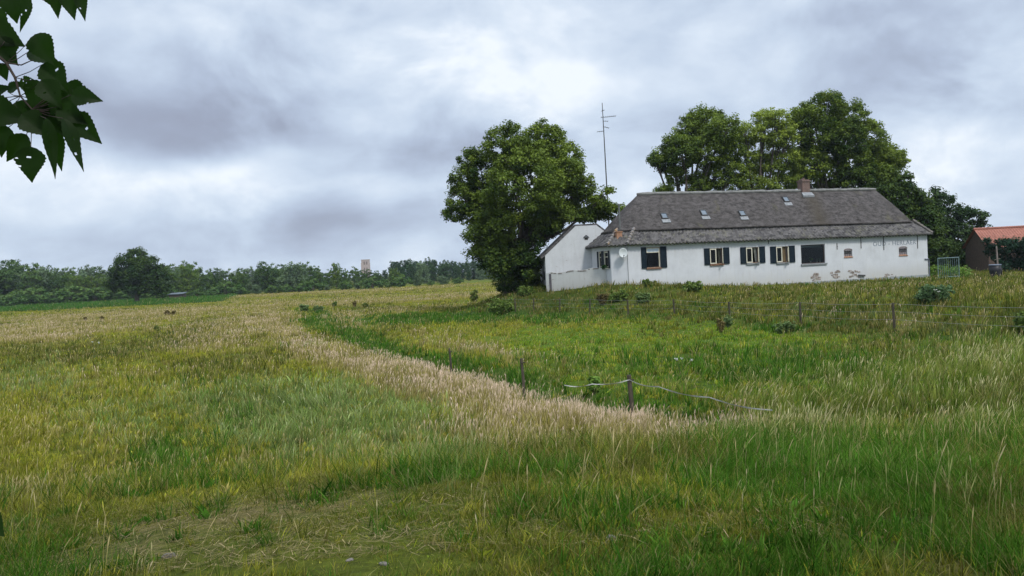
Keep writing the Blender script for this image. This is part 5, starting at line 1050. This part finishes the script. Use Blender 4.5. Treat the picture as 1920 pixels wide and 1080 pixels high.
twig = empty('poplar_tree', (-4.6, -2.8, float(hgt(-4.6, -2.8))), 0, label='poplar whose dark serrated leaves hang in on a twig at the top left', cat='tree'); tO = Vector(twig.location)
right = Vector((CM@np.array([1,0,0])).tolist()); upv = Vector((CM@np.array([0,1,0])).tolist()); fwd = -Vector((CM@np.array([0,0,1])).tolist())
def leaf_mesh(par, px, py, length, ang, depth, narrow=1.0, roll=0.0, holes=0, seed=0, curl=.25, mesh_o=None):
    """ang: direction of the tip, degrees clockwise from right as it looks from the path; base at (px,py)"""
    o0 = Vector(atY(px, py, depth).tolist()); Ls = length/FPX*depth; a_ = math.radians(ang); d = right*math.cos(a_)-upv*math.sin(a_); s = (right*math.sin(a_)+upv*math.cos(a_))
    s = (s*math.cos(roll)+fwd*math.sin(roll)).normalized(); nrm = d.cross(s); R = random.Random(seed); NL, NW = 22, 9; m_ = MB(); ids = {}
    def half(t):      # half width along the leaf: broad rounded base, drawn out tip
        return .50*(math.sin(math.pi*min(1, t*1.55)**.62*.5)*(1-max(0, t-.28)/.72)**1.05+.02) if t > .0 else .0
    for i in range(NL+1):
        t_ = i/NL; w_ = half(t_)*narrow*Ls*(1+.05*(1 if i % 2 else -1)*(t_ < .95))
        for j in range(-NW//2+1, NW//2+1):
            f = j/(NW//2); q = o0-tO+d*(t_*Ls)+s*(f*w_)+nrm*(-curl*Ls*(t_**2)*.6+.22*abs(f)*w_+.02*Ls*math.sin(t_*7+seed)); ids[(i, j)] = len(m_.v); m_.v.append(tuple(q))
    js = list(range(-NW//2+1, NW//2+1)); hs_ = {(R.randint(4, NL-6), R.choice(js[:-1])) for _ in range(holes)}
    for i in range(NL):
        for j in js[:-1]:
            if (i, j) in hs_: continue
            m_.f.append((ids[(i,j)], ids[(i+1,j)], ids[(i+1,j+1)], ids[(i,j+1)]))
    o = m_.build('leaf', M_POP, par, True); return o
LV = [(40,215,66,35,1.73,.9,.3,0),(70,150,60,100,1.75,.8,.3,1),(100,165,58,40,1.77,.85,.4,0),(10,235,60,100,1.74,.8,.3,0),(108,200,60,30,1.71,.9,.2,1),(20,60,55,95,1.8,.8,.4,0),(66,64,64,60,1.72,.95,.1,0),(52,98,60,15,1.78,.8,.5,0),(84,118,66,52,1.74,.95,.2,1),(78,150,62,55,1.70,.9,.3,2),(133,178,56,8,1.70,.9,.2,3),(120,160,60,20,1.8,.75,.3,2),(130,215,76,42,1.72,.8,.2,1),(118,222,104,65,1.66,.34,.9,3),(86,222,112,78,1.66,.30,.9,2),(58,275,66,92,1.70,1.05,.15,3),(50,252,66,128,1.72,.72,.4,1),(-30,205,78,12,1.74,1.05,.1,0),(30,190,64,55,1.78,.9,.3,0),(62,180,60,60,1.78,.9,.5,0),(92,190,66,70,1.80,.9,.3,0),(112,178,70,85,1.75,.7,.6,1),(36,158,38,-5,1.76,.95,.1,9),(14,172,38,-35,1.80,.9,.4,0),(0,118,34,70,1.8,.9,.3,0),(-28,50,76,25,1.76,.95,.2,1),(-8,72,60,50,1.76,.9,.3,2),(2,95,40,40,1.8,.8,.3,0),(20,-30,70,85,1.7,1.1,.1,1),(52,-12,72,98,1.66,.36,.9,2),(78,-28,46,60,1.72,.9,.3,0),(98,-30,62,80,1.70,.6,.5,1),(120,-25,62,72,1.7,.7,.4,0),(145,-22,60,76,1.7,.5,.5,1),(-22,262,40,20,1.75,.9,.3,0),(96,240,80,75,1.8,.5,.6,0),(-20,180,44,-30,1.8,.9,.3,0),(-25,15,70,60,1.8,.95,.2,0),(70,205,70,40,1.78,.8,.3,1),(104,205,70,62,1.76,.8,.5,2)]
for i, (px, py, ln, an, dp_, nr, rl, ho) in enumerate(LV): leaf_mesh(twig, px, py, ln, an, dp_, nr, rl, ho, i)
m_ = MB(); A3 = lambda px, py, d=1.75: Vector(atY(px, py, d).tolist())-tO
m_.tube([A3(-330,60), A3(-120,85), A3(-10,100), A3(12,118), A3(28,145), A3(38,180), A3(60,205)], [.009,.006,.004,.0032,.0028,.002,.0015], 6)
m_.tube([A3(12,118), A3(40,122), A3(62,112)], [.002,.0015,.001], 5); m_.tube([A3(-120,85), A3(-40,20), A3(40,-20), A3(150,-30)], [.005,.004,.003,.001], 6)
for px, py, *_r in LV:
    src = min([(12,118),(28,145),(38,180),(60,205),(-10,100),(40,-22),(110,-28),(-40,20),(-120,85)], key=lambda q: math.hypot(q[0]-px, q[1]-py)); m_.tube([A3(*src), A3((src[0]+px)/2, (src[1]+py)/2+3, 1.75), A3(px, py, _r[2])], [.0011,.0009,.0008], 4)
m_.build('twig', M_TWIG, twig)
jn = A3(-330,60); m_ = MB(); m_.tube([(0,0,-.3),(.05,0,1.6),(.1,.05,4.2),(.3,.1,7.5),(.3,.2,11)], [.42,.33,.27,.18,.04], 12); m_.tube([(.08,0,3.2), tuple(Vector((.08,0,3.2)).lerp(jn, .5)+Vector((0,0,.5))), tuple(jn)], [.07,.035,.009], 7)
R = random.Random(12); cb_ = []  # crown out of view, widened over the camera to shade the foreground
for k in range(44):
    tx, ty, z0 = R.uniform(-9.5, 6.5), R.uniform(-7.5, 1.6), R.uniform(7.2, 12)-float(hgt(0, 0))
    e_ = Vector((tx+4.6, ty+2.8, z0)); s_ = Vector((.2, .08, min(z0-1.5, R.uniform(3.6, 8)))); m_.tube([tuple(s_), tuple(s_.lerp(e_, .5)+Vector((0,0,.4))), tuple(e_)], [.09,.05,.012], 6, False); cb_.append((e_.x, e_.y, e_.z, R.uniform(.9, 1.5)))
m_.build('trunk', M_BARK, twig, True)
V, C, Q = crown_arrays(cb_, 560, 46, .13, .5, (.03,.07,.015), (.09,.14,.03), seed=55); link('crown', raw_mesh('crown', V, [Q], C), M_LEAF, twig)
lone = empty('hanging_leaf', tuple(atY(-60, 930, .9)), 0, label='single dark blurred leaf poking in at the lower left edge', cat='leaf'); tO = Vector(lone.location)
leaf_mesh(lone, -34, 962, 64, 42, .9, .95, .2, 0, 77, curl=-.2); m_ = MB(); m_.tube([A3(-60,930,.9), A3(-34,962,.9)], .0012, 5); m_.build('leaf_stalk', M_TWIG, lone)

make_grass(1500000, 420000)

# ------------------------------------------------------------------ thin summer haze
m_ = MB(); m_.box(-1250, 1250, -60, 1250, -3, 60)
hm = bpy.data.materials.new('haze'); hm.use_nodes = True; t = NT(hm.node_tree); t.n.clear(); o_ = t.new('ShaderNodeOutputMaterial'); pv = t.new('ShaderNodeVolumePrincipled')
pv.inputs['Color'].default_value = (.78,.88,1,1); pv.inputs['Density'].default_value = .00014; t.link(pv.outputs[0], o_.inputs['Volume'])
hz = m_.build('haze', hm); tag(hz, 'thin bluish summer haze over the whole landscape', 'haze', kind='stuff')
